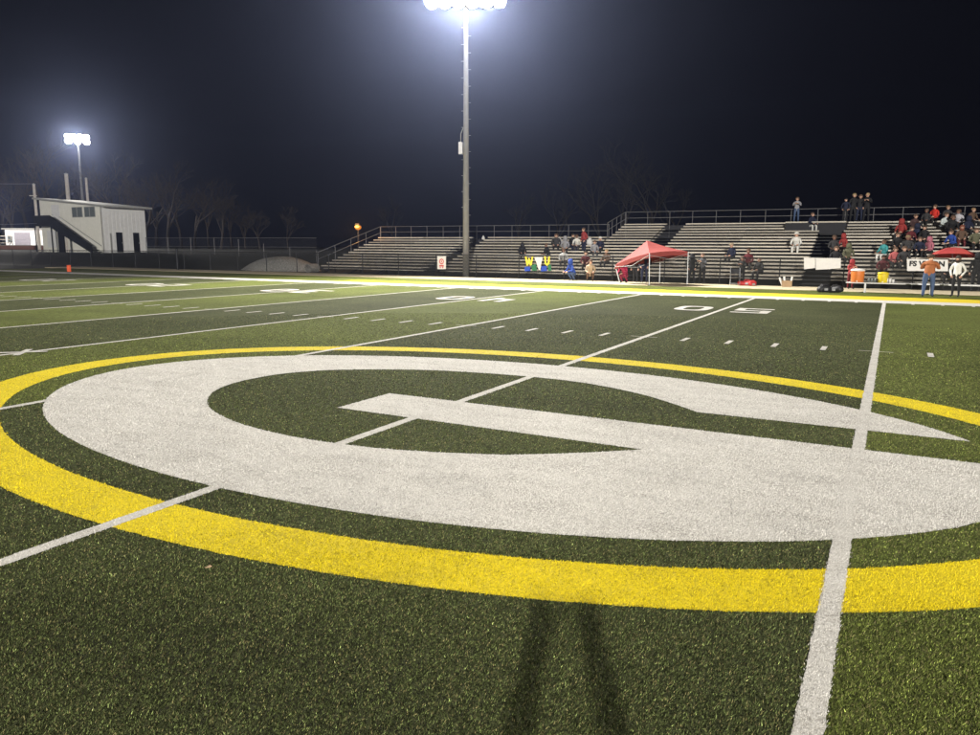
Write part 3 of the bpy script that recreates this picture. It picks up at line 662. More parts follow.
def pose_mesh(pose):
    if pose in _pose: return _pose[pose]
    J, E, hd = skeleton(pose); names = list(J); ix = {n: i for i, n in enumerate(names)}
    m = bpy.data.meshes.new('body'); m.from_pydata([J[n][:3] for n in names], [(ix[a], ix[b_]) for a, b_ in E], [])
    o = bpy.data.objects.new('body', m); C.objects.link(o)
    o.modifiers.new('skin', 'SKIN'); ss = o.modifiers.new('sub', 'SUBSURF'); ss.levels = ss.render_levels = 1
    for i, n in enumerate(names):
        sv = m.skin_vertices[0].data[i]; r = J[n][3]; fl = {'chest': (1.12, .8), 'waist': (1.1, .85), 'pelvis': (1.12, .9)}.get(n, (1, 1)); sv.radius = (r*fl[0], r*fl[1]); sv.use_root = n == 'pelvis'
    bpy.context.view_layer.update(); dg = bpy.context.evaluated_depsgraph_get(); me = bpy.data.meshes.new_from_object(o.evaluated_get(dg))
    C.objects.unlink(o); bpy.data.objects.remove(o)
    P = np.array([J[n][:3] for n in names]); A = np.array([P[ix[a]] for a, b_ in E]); B = np.array([P[ix[b_]] for a, b_ in E]); reg = [J[b_][4] if J[b_][4] != 1 or J[a][4] != 0 else 1 for a, b_ in E]
    rad = np.array([(J[a][3]+J[b_][3])/2 for a, b_ in E]); D = B-A; L2 = (D**2).sum(1)
    fm = []
    for p in me.polygons:
        c = np.array(p.center); t = np.clip(((c-A)*D).sum(1)/L2, 0, 1); dist = np.linalg.norm(A+D*t[:, None]-c, axis=1)-rad; fm.append(reg[int(dist.argmin())])
    # fingers, eyes, mouth, ears join the same mesh
    x = MB(); xm = []
    def add(n_before, r): xm.extend([r]*(len(x.f)-n_before))
    for s, n in ((-1, 'L'), (1, 'R')):
        w_, h = Vector(J['wr'+n][:3]), Vector(J['ha'+n][:3]); d = (h-w_).normalized(); side = d.orthogonal().normalized(); up = d.cross(side)
        for k, ln in enumerate((.065, .075, .08, .07)):
            q = h+side*(-.027+.018*k); k0 = len(x.f); x.tube([q-d*.01, q+d*ln*.55, q+d*ln*.9+up*.03], [.0095, .009, .006], 5); add(k0, 0)
        k0 = len(x.f); q = w_+d*.03+side*.03; x.tube([q, q+side*.03+d*.03, q+side*.035+d*.065], [.011, .010, .007], 5); add(k0, 0)
        hx = hd; k0 = len(x.f); x.box((s*.034, hx[1]+.088, hx[2]-.005), (.024, .01, .011)); add(k0, 4)
        k0 = len(x.f); x.box((s*.094, hx[1], hx[2]-.02), (.02, .045, .06)); add(k0, 0)
    k0 = len(x.f); x.box((0, hd[1]+.082, hd[2]-.085), (.05, .012, .01)); add(k0, 5)
    n0 = len(me.vertices); V = [tuple(v.co) for v in me.vertices]+x.v; Fc = [tuple(p.vertices) for p in me.polygons]+[tuple(n0+i for i in f) for f in x.f]
    out = bpy.data.meshes.new('body'); out.from_pydata(V, [], Fc); out.polygons.foreach_set('material_index', fm+xm); out.shade_smooth(); bpy.data.meshes.remove(me)
    hair = MB().lathe([(.100, -.03), (.112, .02), (.106, .07), (.07, .112), (.02, .125)], k=12); hairm = hair.mesh('hair')
    longh = MB().lathe([(.08, -.20), (.11, -.14), (.112, .02), (.106, .07), (.07, .112), (.02, .125)], k=12).mesh('hair')
    capb = MB().lathe([(.118, 0), (.116, .06), (.085, .115), (.02, .13)], k=12); capb.box((0, .13, .005), (.15, .13, .015)); capm = capb.mesh('cap')
    hood = MB().lathe([(.14, -.17), (.135, -.05), (.13, .05), (.09, .13), (.02, .145)], k=12).mesh('hood')
    _pose[pose] = (out, hd, dict(hair=hairm, long=longh, cap=capm, hood=hood)); return _pose[pose]
PEOPLE_GROUP = 'spectators in the grandstands'
def person(loc, rz, pose, top, pants, label, head='hair', headcol=(.03, .02, .015), scale=1., skin=SKIN, group=None, bulk=1.):
    me, hd, hm4 = pose_mesh(pose); t = thing('person', label, 'person', loc, rz, group); t.scale = (scale*bulk, scale*bulk, scale)
    b_ = me.copy()
    for m_ in (skin, cloth(top), cloth(pants), cloth((.02, .02, .02), 'shoe'), cloth((.01, .01, .01), 'eye'), cloth((.25, .09, .07), 'lips')): b_.materials.append(m_)
    link(bpy.data.objects.new('body', b_), t)
    h = hm4[head].copy(); h.materials.append(cloth(headcol, 'hair')); h.shade_smooth()
    o = bpy.data.objects.new({'hair': 'hair', 'long': 'hair', 'cap': 'cap', 'hood': 'hood'}[head], h); link(o, t); o.location = (hd[0], hd[1]-(.028 if head in ('hair', 'long', 'hood') else .0), hd[2]+(.005 if head != 'cap' else .03))
    return t
def on_row(px, head_y, standing, n):
    best = None
    for r in range(n):
        Y, Z = row(r); z = Z if not standing else Z-.405; hz_ = z+(.90 if not standing else 1.72)
        y_ = Y if not standing else Y-.33
        X = X_at(px, y_, hz_-.3); e = abs(proj((X, y_, hz_))[1]-head_y)
        if best is None or e < best[0]: best = (e, X, y_, z, r)
    return best[1:4]
K, NV, CH, MR, RD, WH, GY, BR = (.012, .012, .014), (.012, .016, .04), (.035, .034, .036), (.10, .015, .02), (.26, .03, .028), (.60, .59, .56), (.26, .26, .28), (.10, .06, .04)
TN, BL, TE, PK, JN, OL = (.34, .26, .18), (.02, .055, .28), (.04, .25, .26), (.36, .12, .16), (.05, .08, .16), (.10, .10, .06)
crowd = [  # px, head y, pose, top, trousers, stand, head kind, head colour, label
 (522, 243, 'sit_lean', K, K, 'L', 'hood', K, 'person in black hood sitting alone above the left edge of the yellow W'),
 (549.5, 243, 'sit_lean', K, CH, 'L', 'hair', BR, 'person in black sitting just above the yellow U'),
 (556.5, 233.5, 'sit', CH, K, 'L', 'hair', BR, 'person in charcoal coat at the left end of the top group'),
 (565.5, 236, 'sit', GY, K, 'L', 'hood', GY, 'person in grey hood between the white bag and the white shirt'),
 (572.5, 234, 'sit', K, NV, 'L', 'hair', (.02, .015, .01), 'person in black left of the white shirt in the top group'),
 (577.5, 235.5, 'sit_lean', WH, CH, 'L', 'hair', BR, 'person in white shirt beside the standing red jacket'),
 (584.5, 227.5, 'pockets', RD, NV, 'Ls', 'hair', BR, 'person in red jacket standing up among the seated group'),
 (594.5, 239, 'sit', GY, CH, 'L', 'hair', BR, 'person in grey sitting right of the standing red jacket'),
 (600.5, 236, 'sit', NV, K, 'L', 'cap', WH, 'person in navy with white cap at the right end of the left grandstand'),
 (564.5, 248.5, 'sit_lean', (.42, .42, .42), CH, 'L', 'hair', BR, 'person in pale grey sitting two rows below the top group'),
 (586, 252, 'sit_lean', MR, K, 'L', 'hair', (.02, .015, .01), 'person in maroon sitting below the standing red jacket'),
 (607, 249.5, 'sit', BR, K, 'L', 'hair', (.25, .17, .08), 'person in brown sitting left of the red canopy'),
 (733, 242, 'sit', NV, K, 'R', 'cap', TN, 'person in navy with tan cap in the middle of the right grandstand'),
 (749, 249, 'sit_lean', MR, CH, 'R', 'hair', BR, 'person in maroon right of the tan cap'),
 (761, 257, 'sit_lean', CH, K, 'R', 'hair', BR, 'person in charcoal in a low row right of the maroon coat'),
 (797, 235, 'sit_lean', WH, WH, 'R', 'cap', WH, 'person all in white with white cap below the dark landing'),
 (811, 214, 'sit_lean', NV, (.55, .55, .53), 'R', 'hair', BR, 'person in navy jacket and pale trousers sitting by the dark landing'),
 (834, 236.5, 'sit', CH, K, 'R', 'hair', BR, 'person in charcoal left of the red jacket by the aisle'),
 (846, 233.5, 'sit_lean', RD, K, 'R', 'hood', RD, 'person in red hooded jacket sitting above the blank white banner'),
 (836.5, 246, 'sit', K, K, 'R', 'hair', BR, 'person in black sitting just above the blank white banner'),
 (848.5, 245, 'sit_lean', OL, CH, 'R', 'hood', OL, 'person in drab olive coat behind the right end of the blank banner'),
 (886.5, 241, 'sit_lean', TE, WH, 'R', 'hair', BR, 'person in teal top and white trousers above the yellow cooler'),
 (894.5, 247.5, 'sit', (.38, .10, .10), K, 'R', 'hair', BR, 'person in faded red right of the teal top'),
 (902, 221, 'sit', RD, K, 'R', 'hood', RD, 'person in red hood above the big dark huddle'),
 (897.5, 233, 'sit_lean', K, K, 'R', 'hair', BR, 'person in black at the left of the dark huddle'),
 (908, 237, 'sit', CH, K, 'R', 'hair', (.2, .14, .08), 'person in charcoal in the middle of the dark huddle'),
 (917.5, 223.5, 'sit_lean', NV, NV, 'R', 'hood', NV, 'person in dark navy hood at the top of the dark huddle'),
 (920, 236, 'sit_lean', NV, K, 'R', 'hair', BR, 'person in navy in front of the dark navy hood'),
 (930.5, 236.5, 'sit', PK, K, 'R', 'hood', PK, 'person in pink hood above the orange coat'),
 (927, 209.5, 'sit', CH, K, 'R', 'hair', BR, 'person in charcoal near the top row left of the bright red jacket'),
 (935.5, 206, 'sit', (.55, .03, .02), K, 'R', 'hair', BR, 'person in bright red jacket in the top row at right'),
 (947.5, 206, 'sit', CH, K, 'R', 'hair', (.2, .12, .07), 'person in dark coat between the bright red jacket and white shoulders'),
 (943.5, 215, 'sit_lean', (.5, .55, .55), CH, 'R', 'hair', BR, 'person in pale grey leaning forward below the bright red jacket'),
 (960, 210.5, 'sit_lean', (.45, .44, .48), NV, 'R', 'hair', BR, 'person in pale jacket with navy trousers near the top right'),
 (972, 207, 'sit', BR, K, 'R', 'hair', (.25, .16, .09), 'person in brown coat at the far right of the top row'),
 (961.5, 226.5, 'sit', BR, MR, 'R', 'long', (.16, .05, .03), 'person with reddish hair and brown coat above the red umbrella'),
 (954.5, 231, 'sit_lean', BL, K, 'R', 'hair', BR, 'person in bright blue just above the red umbrella'),
 (884, 256.5, 'sit_lean', MR, K, 'R', 'hair', (.02, .015, .01), 'person in dark maroon behind the yellow cooler'),
 (909, 228, 'sit_lean', MR, K, 'R', 'hair', BR, 'person in maroon between the red hood and the dark navy hood'),
 (903.5, 246, 'sit_lean', CH, CH, 'R', 'hair', BR, 'person in charcoal just above the left end of the lettered sign'),
 (925, 226, 'sit', K, K, 'R', 'hair', (.02, .015, .01), 'person in black right of the dark navy hood'),
 (951, 217, 'sit_lean', K, NV, 'R', 'hair', BR, 'person in black below the white shoulders near the top right'),
 (968, 218, 'sit', NV, K, 'R', 'hood', NV, 'person in navy hood below the brown coat at far right'),
 (975.5, 229, 'sit', OL, K, 'R', 'hair', BR, 'person in olive right of the reddish hair'),
 (912.5, 214, 'sit_lean', (.06, .03, .03), K, 'R', 'hair', BR, 'person in dark brown left of the top right group'),
]
for k, (px, hy, ps, tp, pn, sd, hk, hc, lb) in enumerate(crowd):
    X, Y, Z = on_row(px, hy, sd == 'Ls', NL if sd[0] == 'L' else NRR)
    po_ = person((X, Y-.02, Z), math.pi+random.uniform(-.75, .75), ps, tp, pn, lb, hk, hc, random.uniform(.93, 1.05), SKIN2 if k % 4 == 1 else SKIN, PEOPLE_GROUP, random.uniform(1.02, 1.2)); po_.rotation_euler.x = random.uniform(-.10, .06) if sd != 'Ls' else 0
zt = Zt
for px, tp, pn, hc, sc, lb, ps, yo in ((797, GY, JN, BR, .92, 'person in grey jacket and jeans standing on the dark landing', 'hold', 0), (846, NV, K, K, .80, 'person in dark navy standing at the right end of the landing', 'pockets', -1.1),
        (853.5, K, K, (.3, .22, .12), 1.0, 'fair-haired person in black, leftmost of three at the top rail', 'stand', 0), (860, K, NV, BR, .95, 'person in black in the middle of three at the top rail', 'pockets', 0), (867, K, K, (.35, .25, .14), 1.0, 'fair-haired person in black, rightmost of three at the top rail', 'hold', 0)):
    Y = Yt+yo; person((X_at(px, Y, zt+1), Y, zt-.01), math.pi+random.uniform(-.3, .3), ps, tp, pn, lb, 'hair', hc, sc, SKIN, PEOPLE_GROUP, 1.08)
def ground_person(px, Y, rz, ps, tp, pn, lb, hk='hair', hc=BR, sc=1., z=.02, bulk=1.08, sk=SKIN): return person((X_at(px, Y, .8), Y, z), rz, ps, tp, pn, lb, hk, hc, sc, sk, None, bulk)
ground_person(574.5, 33.1, 2.6, 'crouch', BL, JN, 'person in bright blue crouching on the walkway left of the red canopy', 'hood', BL)
ground_person(590, 33.0, -2.7, 'crouch', TN, BR, 'person in tan crouching on the walkway next to the one in blue', 'hair', BR)
ground_person(626, 32.4, 2.9, 'crouch', (.30, .02, .06), (.2, .015, .04), 'person in crimson crouching under the left side of the red canopy', 'hood', (.25, .015, .05))
ground_person(644.5, 33.0, 3.3, 'pockets', NV, NV, 'person in navy standing under the middle of the red canopy', 'cap', K)
ground_person(636, 33.3, 2.8, 'stand', CH, K, 'person in charcoal standing under the canopy left of the navy one', 'hair', BR, .9)
ground_person(692, 34.25, 3.3, 'pockets', K, K, 'person in black standing behind the fence right of the canopy', 'hood', K, .95, -.02)
ground_person(702.5, 34.25, 2.9, 'hold', (.12, .12, .13), K, 'person in dark grey with folded arms behind the fence right of the canopy', 'hair', BR, .97, -.02)
ground_person(742, 34.3, 3.0, 'hold', CH, K, 'person in charcoal behind the fence above the folding chair', 'hair', BR, .88, -.02)
ground_person(851, 32.6, -2.6, 'hold', (.26, .03, .03), (.18, .02, .025), 'person in dark red standing stooped behind the orange cooler', 'hood', (.24, .025, .03), .82)
ground_person(929, 27.9, -.1, 'hold', (.28, .095, .034), JN, 'person in orange coat and jeans standing with back turned on the sideline', 'hair', (.05, .03, .02), 1.0, .005, 1.3)
ground_person(957, 28.6, 2.75, 'pockets', WH, K, 'person in white jacket and black trousers standing on the sideline', 'long', (.03, .02, .015), .97, .005, 1.0)
ground_person(976.5, 34.3, 3.1, 'stand', K, K, 'person in black behind the fence at the right edge', 'hood', K, 1.05, -.02)
sd = Vector((.388, -.921, 0)); sx_ = Vector((.921, .388, 0)); sb = Vector((CAM.x, CAM.y, .004))+sx_*.05
ta = thing('shadow_caster', 'unseen dark A-frame shape added behind the view to cast two leg shadows', 'stand', sb, math.atan2(sx_.y, sx_.x))  # added out of view only to throw two leg-like shadows on the turf
for s_ in (-1, 1):
    MB().tube([(s_*.40, 0, .02), (s_*.105, 0, .86)], [.072, .058], 10).build('leg', M['dark'], ta, True); MB().box((s_*.40, 0, .02), (.14, .7, .04)).build('foot', M['dark'], ta)
MB().box((0, 0, .85), (.21, .03, .02)).build('top_block', M['dark'], ta); MB().tube([(-.36, 0, .22), (.36, 0, .22)], .02, 6).build('crossbar', M['dark'], ta)

# ------------------------------------------------------------------ red umbrella
def umbrella():
    Y = R_Y0+.1; Z = 1.72; X = X_at(953, Y, Z); t = thing('umbrella', 'open red umbrella in the low rows above the lettered sign', 'umbrella', (X, Y, Z)); n = 8; R_ = 1.02
    prof = [(0, .36), (.35, .31), (.7, .16), (1, -.06)]; tilt = Matrix.Rotation(-.12, 3, 'X')
    mats = [cloth((.50, .07, .06), 'nylon'), cloth((.36, .04, .04), 'nylon')]
    for k in range(n):
        mb = MB(); a0, a1_ = 2*math.pi*k/n, 2*math.pi*(k+1)/n
        for (r0, z0), (r1, z1) in zip(prof, prof[1:]):
            pts = [tilt @ Vector((R_*r*math.cos(a), R_*r*math.sin(a), z)) for r, z, a in ((r0, z0, a0), (r1, z1, a0), (r1, z1, a1_), (r0, z0, a1_))]; mb.quad(*pts)
        mb.build('canopy_panel', mats[k % 2], t)
        MB().tube([tilt @ Vector((0, 0, .33)), tilt @ Vector((R_*.7*math.cos(a0), R_*.7*math.sin(a0), .14)), tilt @ Vector((R_*math.cos(a0), R_*math.sin(a0), -.075))], .006, 4).build('rib', M['steel'], t)
    MB().tube([tilt @ Vector((0, 0, .44)), tilt @ Vector((0, 0, -.62))], .009, 6).build('shaft', M['steel'], t); MB().tube([tilt @ Vector((0, 0, -.60)), tilt @ Vector((0, 0, -.74))], .018, 8).build('handle', M['dark'], t)
umbrella()
xx = X_at(946, R_Y0+.2, 1.2); person((xx, R_Y0, R_Z0), math.pi+.2, 'sit', K, K, 'person in black sitting under the red umbrella', 'hair', BR, 1, SKIN, PEOPLE_GROUP, 1.1)

# ------------------------------------------------------------------ red canopy tent, one leg sunk low
def canopy():
    F_, Rr, Bk, Lf_ = (X_at(649, 30.2, 1), 30.2, 1.70), (X_at(687.5, 32.0, 1), 32.0, 1.78), (X_at(660, 33.5, 1), 33.5, 1.45), (X_at(615, 31.7, 1), 31.7, 1.02)
    pk = Vector((X_at(647, 31.8, 2.3), 31.8, 2.36)); O = Vector((pk.x, pk.y, .02)); t = thing('canopy_tent', 'leaning red canopy tent on the walkway in front of the grandstand', 'tent', O)
    Cn = [Vector(c)-O for c in (F_, Rr, Bk, Lf_)]; p = pk-O; hub = p+Vector((0, 0, 0))
    for i in range(4):
        a, b_ = Cn[i], Cn[(i+1) % 4]; mb = MB(); n = 8; rows_ = 6
        for q in range(rows_):
            for s in range(n):
                def S_(u, v):
                    e = a.lerp(b_, u); w_ = hub.lerp(e, v); w_ = w_-Vector((0, 0, .10*math.sin(math.pi*v)*(1-.5*abs(2*u-1)))); return w_-Vector((0, 0, .10*math.sin(math.pi*u)*v*v*-0.6))
                mb.quad(S_(s/n, q/rows_), S_(s/n, (q+1)/rows_), S_((s+1)/n, (q+1)/rows_), S_((s+1)/n, q/rows_))
        mb.build('canopy_panel', M['red'], t, True)
        mb = MB()
        for s in range(n):
            def V_(u, d): e = a.lerp(b_, u)+Vector((0, 0, .06*math.sin(math.pi*u))); return e-Vector((0, 0, d*(.24+.02*math.sin(7*u))))
            mb.quad(V_(s/n, 0), V_(s/n, 1), V_((s+1)/n, 1), V_((s+1)/n, 0))
        mb.build('valance', M['red'], t, True)
    for c, f in zip(Cn, ((.05, -.02), (.03, -.03), (0, .03), (.30, .05))):
        MB().tube([c, (c.x+f[0], c.y+f[1], -.0)], .024, 8).build('leg', M['steel'], t); MB().box((c.x+f[0], c.y+f[1], .012), (.12, .12, .02)).build('foot_plate', M['dark'], t)
    for i in range(4): MB().tube([Cn[i]-Vector((0, 0, .1)), (Cn[i]+Cn[(i+1) % 4])/2-Vector((0, 0, .35)), Cn[(i+1) % 4]-Vector((0, 0, .1))], .014, 5).build('truss_bar', M['steel'], t)
canopy()

# ------------------------------------------------------------------ signs on the fence
YS = 33.70
def on_fence(px, py): return W_at(px, py, YS)
def board(name, label, cat, pxs, m, thick=.012, group=None):
    pts = [on_fence(*q) for q in pxs]; c = sum(pts, Vector())/len(pts); c.y = YS; t = thing(name, label, cat, c, 0, group); mb = MB(); P = [Vector((q.x-c.x, q.z-c.z, 0)) for q in pts]; n = len(P)
    for y in (-thick, 0): mb.v += [(q.x, y, q.y) for q in P]
    for tr in tessellate_polygon([P]): mb.f += [tuple(tr), tuple(n+i for i in reversed(tr))]
    mb.f += [(i, (i+1) % n, n+(i+1) % n, n+i) for i in range(n)]; mb.build('sheet', m, t)
    for q in (min(P, key=lambda v: v.x-v.y), max(P, key=lambda v: v.x+v.y)): MB().box((q.x, .02, q.y-.03), (.02, .05, .02)).build('tie', M['white'], t)
    return t, c
board('letter_sign', 'yellow cut-out letter W hung on the fence', 'sign', [(525, 256.5), (526.6, 256.5), (527.6, 262.4), (528.6, 258), (529.6, 258), (530.6, 262.4), (531.8, 256.5), (533.4, 256.5), (531.7, 265.5), (529.9, 265.5), (529.1, 261.8), (528.3, 265.5), (526.5, 265.5)], M['yellowink'])
board('pennant', 'white triangular pennant hung between the yellow letters', 'pennant', [(534.4, 257.2), (543, 257.2), (541.6, 262), (540.2, 269.8), (538.8, 269.8), (536.2, 262)], M['white'])
board('letter_sign', 'yellow cut-out letter U hung on the fence', 'sign', [(544.2, 256.5), (545.9, 256.5), (546.2, 262.6), (547, 263.6), (547.9, 262.6), (548.3, 256.5), (550, 256.5), (549.5, 263.8), (547, 266), (544.8, 263.8)], M['yellowink'])
for pts, mm, lb in (([(524.5, 267), (530, 266.5), (530.5, 271), (525, 271.2)], M['blue'], 'blue cloth tied to the fence below the yellow W'), ([(531.5, 265), (536, 264), (537, 270.5), (532.5, 271)], M['green'], 'green cloth tied to the fence left of the white pennant tip'),
                    ([(541.5, 266), (546.8, 265.8), (547, 271), (541, 271.5)], M['blue'], 'blue cloth tied to the fence right of the white pennant tip'), ([(548, 265), (551, 264.5), (551.5, 270.5), (548.5, 271)], M['green'], 'green cloth tied to the fence below the yellow U')):
    board('hung_cloth', lb, 'cloth', pts, mm, .03)
board('blank_banner', 'narrow left sheet of the blank white banner on the fence', 'banner', [(804, 257.6), (815.2, 257.8), (815.2, 268), (804, 269.3)], M['white'])
board('blank_banner', 'wide right sheet of the blank white banner on the fence', 'banner', [(815.6, 257.9), (840.8, 258.2), (840.8, 268), (829, 269.2), (815.8, 269.8)], M['white'])
t, c = board('poster', 'white poster with red emblem on the fence below the light pole', 'poster', [(437.4, 256.2), (446, 256.2), (446, 269.2), (437.4, 269.2)], M['white'])
for k in range(8):
    a0, a1_ = 2*math.pi*k/8, 2*math.pi*(k+1)/8; mb = MB(); q = [(r*math.cos(a), -.016, .08+r*math.sin(a)) for r, a in ((.12, a0), (.19, a0), (.19, a1_), (.12, a1_))]; mb.quad(*q).build('red_emblem', M['redink'], t)
MB().box((0, -.016, -.2), (.34, .004, .09)).build('red_emblem', M['redink'], t); MB().box((0, -.016, .08), (.07, .004, .12)).build('red_emblem', M['redink'], t)
MB().box((-.1, -.016, -.31), (.07, .004, .1)).build('red_emblem', M['redink'], t); MB().box((.1, -.016, -.31), (.07, .004, .1)).build('red_emblem', M['redink'], t)
t, c = board('lettered_sign', 'white sign lettered FS VISION behind the person in orange', 'sign', [(907, 259), (948, 259.8), (948, 271.2), (907, 271)], M['white'])
fc = bpy.data.curves.new('lettering', 'FONT'); fc.body = 'FS VISION'; fc.align_x = 'CENTER'; fc.align_y = 'CENTER'; fc.size = .34; fc.extrude = .003; fc.offset = .016
fo = bpy.data.objects.new('lettering', fc); C.objects.link(fo); bpy.context.view_layer.update(); me = bpy.data.meshes.new_from_object(fo.evaluated_get(bpy.context.evaluated_depsgraph_get())); C.objects.unlink(fo); bpy.data.objects.remove(fo)
me.materials.clear(); me.materials.append(M['ink']); fo = bpy.data.objects.new('lettering', me); link(fo, t); fo.rotation_euler.x = math.pi/2; fo.location = (-.02, -.02, .06)

# ------------------------------------------------------------------ sideline equipment
def bench():
    Y = 30.2; x0, x1 = X_at(846, Y, .4), 13.0; t = thing('sideline_bench', 'long low white bench on the sideline carrying the coolers', 'bench', (x0, Y, .02))
    for dy in (-.13, .13): MB().box(((x1-x0)/2, dy, .42), (x1-x0, .24, .045)).build('seat_plank', M['white'], t)
    for x in (X_at(865, Y, .2)-x0, 3.4, 6.2, x1-x0-.5):
        MB().box((x, -.18, .19), (.07, .05, .41)).build('leg', M['white'], t); MB().box((x, .18, .19), (.07, .05, .41)).build('leg', M['white'], t); MB().box((x, 0, .06), (.06, .34, .05)).build('cross_brace', M['white'], t)
bench()
ZB = .465
def cooler(px, r, h, m, label, Y=30.2):
    t = thing('drink_cooler', label, 'cooler', (X_at(px, Y, .7), Y, ZB))
    MB().lathe([(r*.86, 0), (r*.9, .02), (r*.97, h*.8), (r*.97, h*.82)], k=20).build('barrel', m, t, True); MB().lathe([(r*1.03, h*.82), (r*1.03, h*.88), (r*.9, h*.97), (r*.3, h)], k=20).build('lid', M['white'] if m is M['orange'] else m, t, True)
    MB().tube([(0, -r*.88, h*.1), (0, -r*1.1, h*.1), (0, -r*1.12, h*.04)], .02, 6).build('tap', M['white'], t)
    for s in (-1, 1): MB().box((s*r*1.02, 0, h*.66), (.03, .12, .03)).build('handle', M['white'], t)
cooler(857.5, .30, .62, M['orange'], 'orange drink cooler with pale lid on the white bench'); cooler(883, .23, .48, M['yellow'], 'yellow drink cooler on the white bench')
for px, lb in ((871.5, 'clear bottle pack on the bench between the two coolers'), (890, 'white cup stack on the bench right of the yellow cooler'), (893, 'smaller white cup stack at the right of the yellow cooler')):
    t = thing('cup_stack', lb, 'cups', (X_at(px, 30.15, .5), 30.15, ZB))
    for i in range(3 if px < 880 else 2):
        MB().lathe([(.045, 0), (.06, .2 if px != 893 else .15), (.05, .21 if px != 893 else .16)], ((i-1)*.13, .03*(i % 2), 0), 10).build('cup', M['white'] if px > 880 else M['glass'], t, True)
def duffel(px, Y, L_, r, rz, label, m=M['blackbag']):
    t = thing('duffel_bag', label, 'bag', (X_at(px, Y, .2), Y, .014), rz); mb = MB(); k = 14; n = 9
    for i in range(n):
        u = -1+2*i/(n-1); s = (1-abs(u)**4)**.5*.45+.55 if abs(u) < 1 else .5
        for j in range(k):
            a = 2*math.pi*j/k; z = r*s*math.sin(a); mb.v.append((u*L_/2, r*1.05*s*math.cos(a)*(1+.05*math.sin(5*u)), max(.005, r*.85+z+.03*math.sin(3*u+px))))
    mb.f = [(i*k+j, i*k+(j+1) % k, (i+1)*k+(j+1) % k, (i+1)*k+j) for i in range(n-1) for j in range(k)]+[tuple(reversed(range(k))), tuple((n-1)*k+j for j in range(k))]
    mb.build('bag_body', m, t, True)
    for s in (-1, 1): MB().tube([(-.16, s*r*.5, r*1.6), (-.1, s*r*.4, r*2.1), (.1, s*r*.4, r*2.1), (.16, s*r*.5, r*1.6)], .014, 6).build('strap', m, t)
    MB().box((0, -r*1.06, r*.8), (.16, .01, .1)).build('pocket_patch', M['housing'], t)
duffel(824.5, 29.1, .62, .17, .5, 'black duffel bag, left of two, on the turf edge'); duffel(835.5, 29.1, .68, .16, -.4, 'black duffel bag, right of two, on the turf edge')
duffel(747, 33.2, .95, .15, .1, 'red open bag on the walkway right of the folding chair', M['redbag']); duffel(752.5, 33.0, .4, .12, .7, 'small red pouch leaning on the red open bag', M['redbag'])
def carton():
    Y = 33.2; t = thing('cardboard_box', 'open cardboard box of white rolls on the walkway below the banner', 'box', (X_at(787, Y, .2), Y, .02), .1); w_, d_, h = .48, .36, .32
    for x, y, sx, sy in ((0, -d_/2, w_, .01), (0, d_/2, w_, .01), (-w_/2, 0, .01, d_-.02), (w_/2, 0, .01, d_-.02)): MB().box((x, y, h/2), (sx, sy, h)).build('side', M['card'], t)
    MB().box((0, 0, .008), (w_-.02, d_-.02, .012)).build('bottom', M['card'], t)
    for x, a in ((-.2, -.5), (.17, .15), (-.08, -.2)):
        MB().tube([(x, 0, .03), (x+.38*math.sin(a), 0, .03+.50*math.cos(a))], .05, 10).build('paper_roll', M['white'], t)
carton()
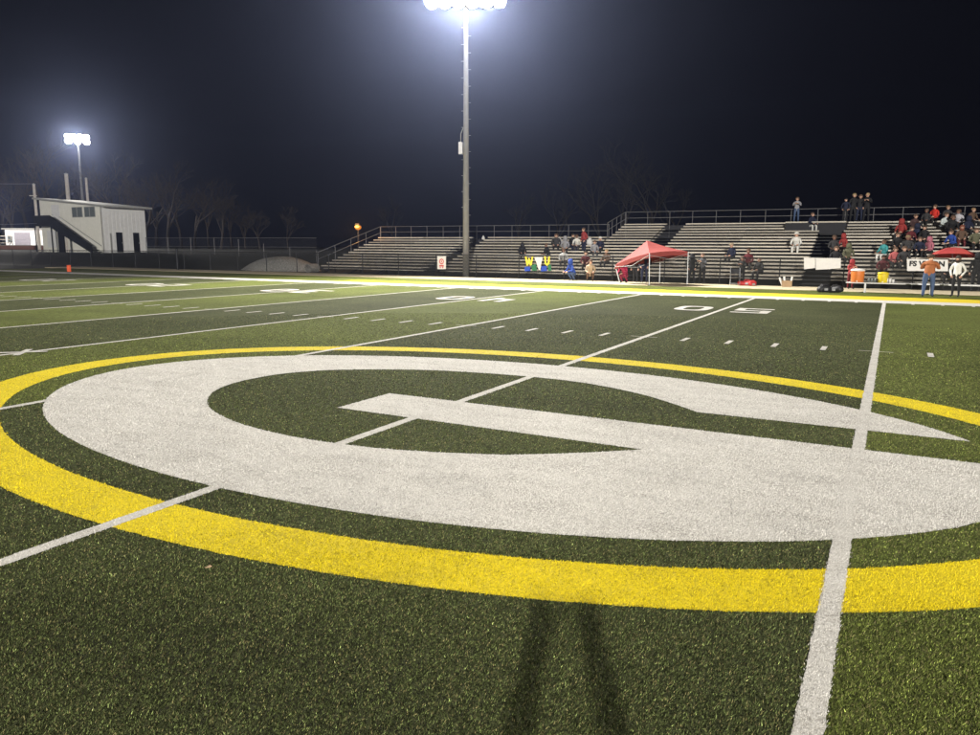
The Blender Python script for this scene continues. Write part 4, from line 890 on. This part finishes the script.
def folding_chair():
    Y = 33.1; t = thing('folding_chair', 'dark folding chair with metal legs on the walkway before the fence', 'chair', (X_at(735, Y, .4), Y, .02), .25)
    for s in (-.24, .24):
        MB().tube([(s, -.25, 0), (s, .22, .92)], .013, 6).build('frame_tube', M['steel'], t); MB().tube([(s, .27, 0), (s, -.20, .46)], .013, 6).build('leg', M['steel'], t)
    MB().box((0, -.02, .45), (.48, .42, .02)).build('seat', M['blackbag'], t, bevel=.008); MB().box((0, .17, .74), (.48, .02, .28), Matrix.Rotation(-.46, 3, 'X')).build('backrest', M['blackbag'], t, bevel=.008)
    for y in (-.2, .24): MB().tube([(-.24, y, .1), (.24, y, .1)], .01, 5).build('stretcher', M['steel'], t)
folding_chair()
t = thing('pylon', 'orange goal line pylon on the far sideline', 'pylon', (X_at(69, 24.75, .2), 24.75, .014)); MB().box((0, 0, .26), (.2, .2, .48)).build('marker', M['pylon'], t, bevel=.02); MB().box((0, 0, .01), (.24, .24, .02)).build('foot', M['dark'], t)
for px, py, lb, s in ((559.5, 243, 'white bag on the bench in front of the grey hood', 1.), (589.7, 243, 'white bag on the bench beside the standing red jacket', 1.), (483.5, 236.5, 'small white bag alone on the top row right of the light pole', .55)):
    best = min(range(NL), key=lambda r: abs(proj((X_at(px, row(r)[0]-.05, row(r)[1]+.2), row(r)[0]-.05, row(r)[1]+.2))[1]-py)); Y, Z = row(best); t = thing('white_bag', lb, 'bag', (X_at(px, Y, Z), Y-.03, Z+.001))
    MB().lathe([(.17*s, 0), (.22*s, .12*s), (.2*s, .3*s), (.1*s, .4*s), (.13*s, .46*s)], k=10).build('bag_body', M['white'], t, True); MB().tube([(-.06*s, 0, .44*s), (0, 0, .58*s), (.06*s, 0, .44*s)], .012, 5).build('strap', M['white'], t)
sc_ = MB(); R4 = random.Random(3)
for i in range(3):
    for j in range(3): sc_.v.append(((i-1)*.035+R4.uniform(-.008, .008), (j-1)*.02+R4.uniform(-.006, .006), .02+R4.uniform(0, .022)))
sc_.f = [(j*3+i, j*3+i+1, (j+1)*3+i+1, (j+1)*3+i) for j in range(2) for i in range(2)]
o = sc_.build('paper_scrap', M['card']); o.scale = (.6, .6, 1); d_ = _r*((209-490)/734.536) - _u*((572-367.5)/734.536) + _f; o.location = CAM+d_*(-CAM.z/d_.z); so = o.modifiers.new('thick', 'SOLIDIFY'); so.thickness = .002
tag(o, 'tiny pale scrap of paper on the dark turf at lower left', 'litter')
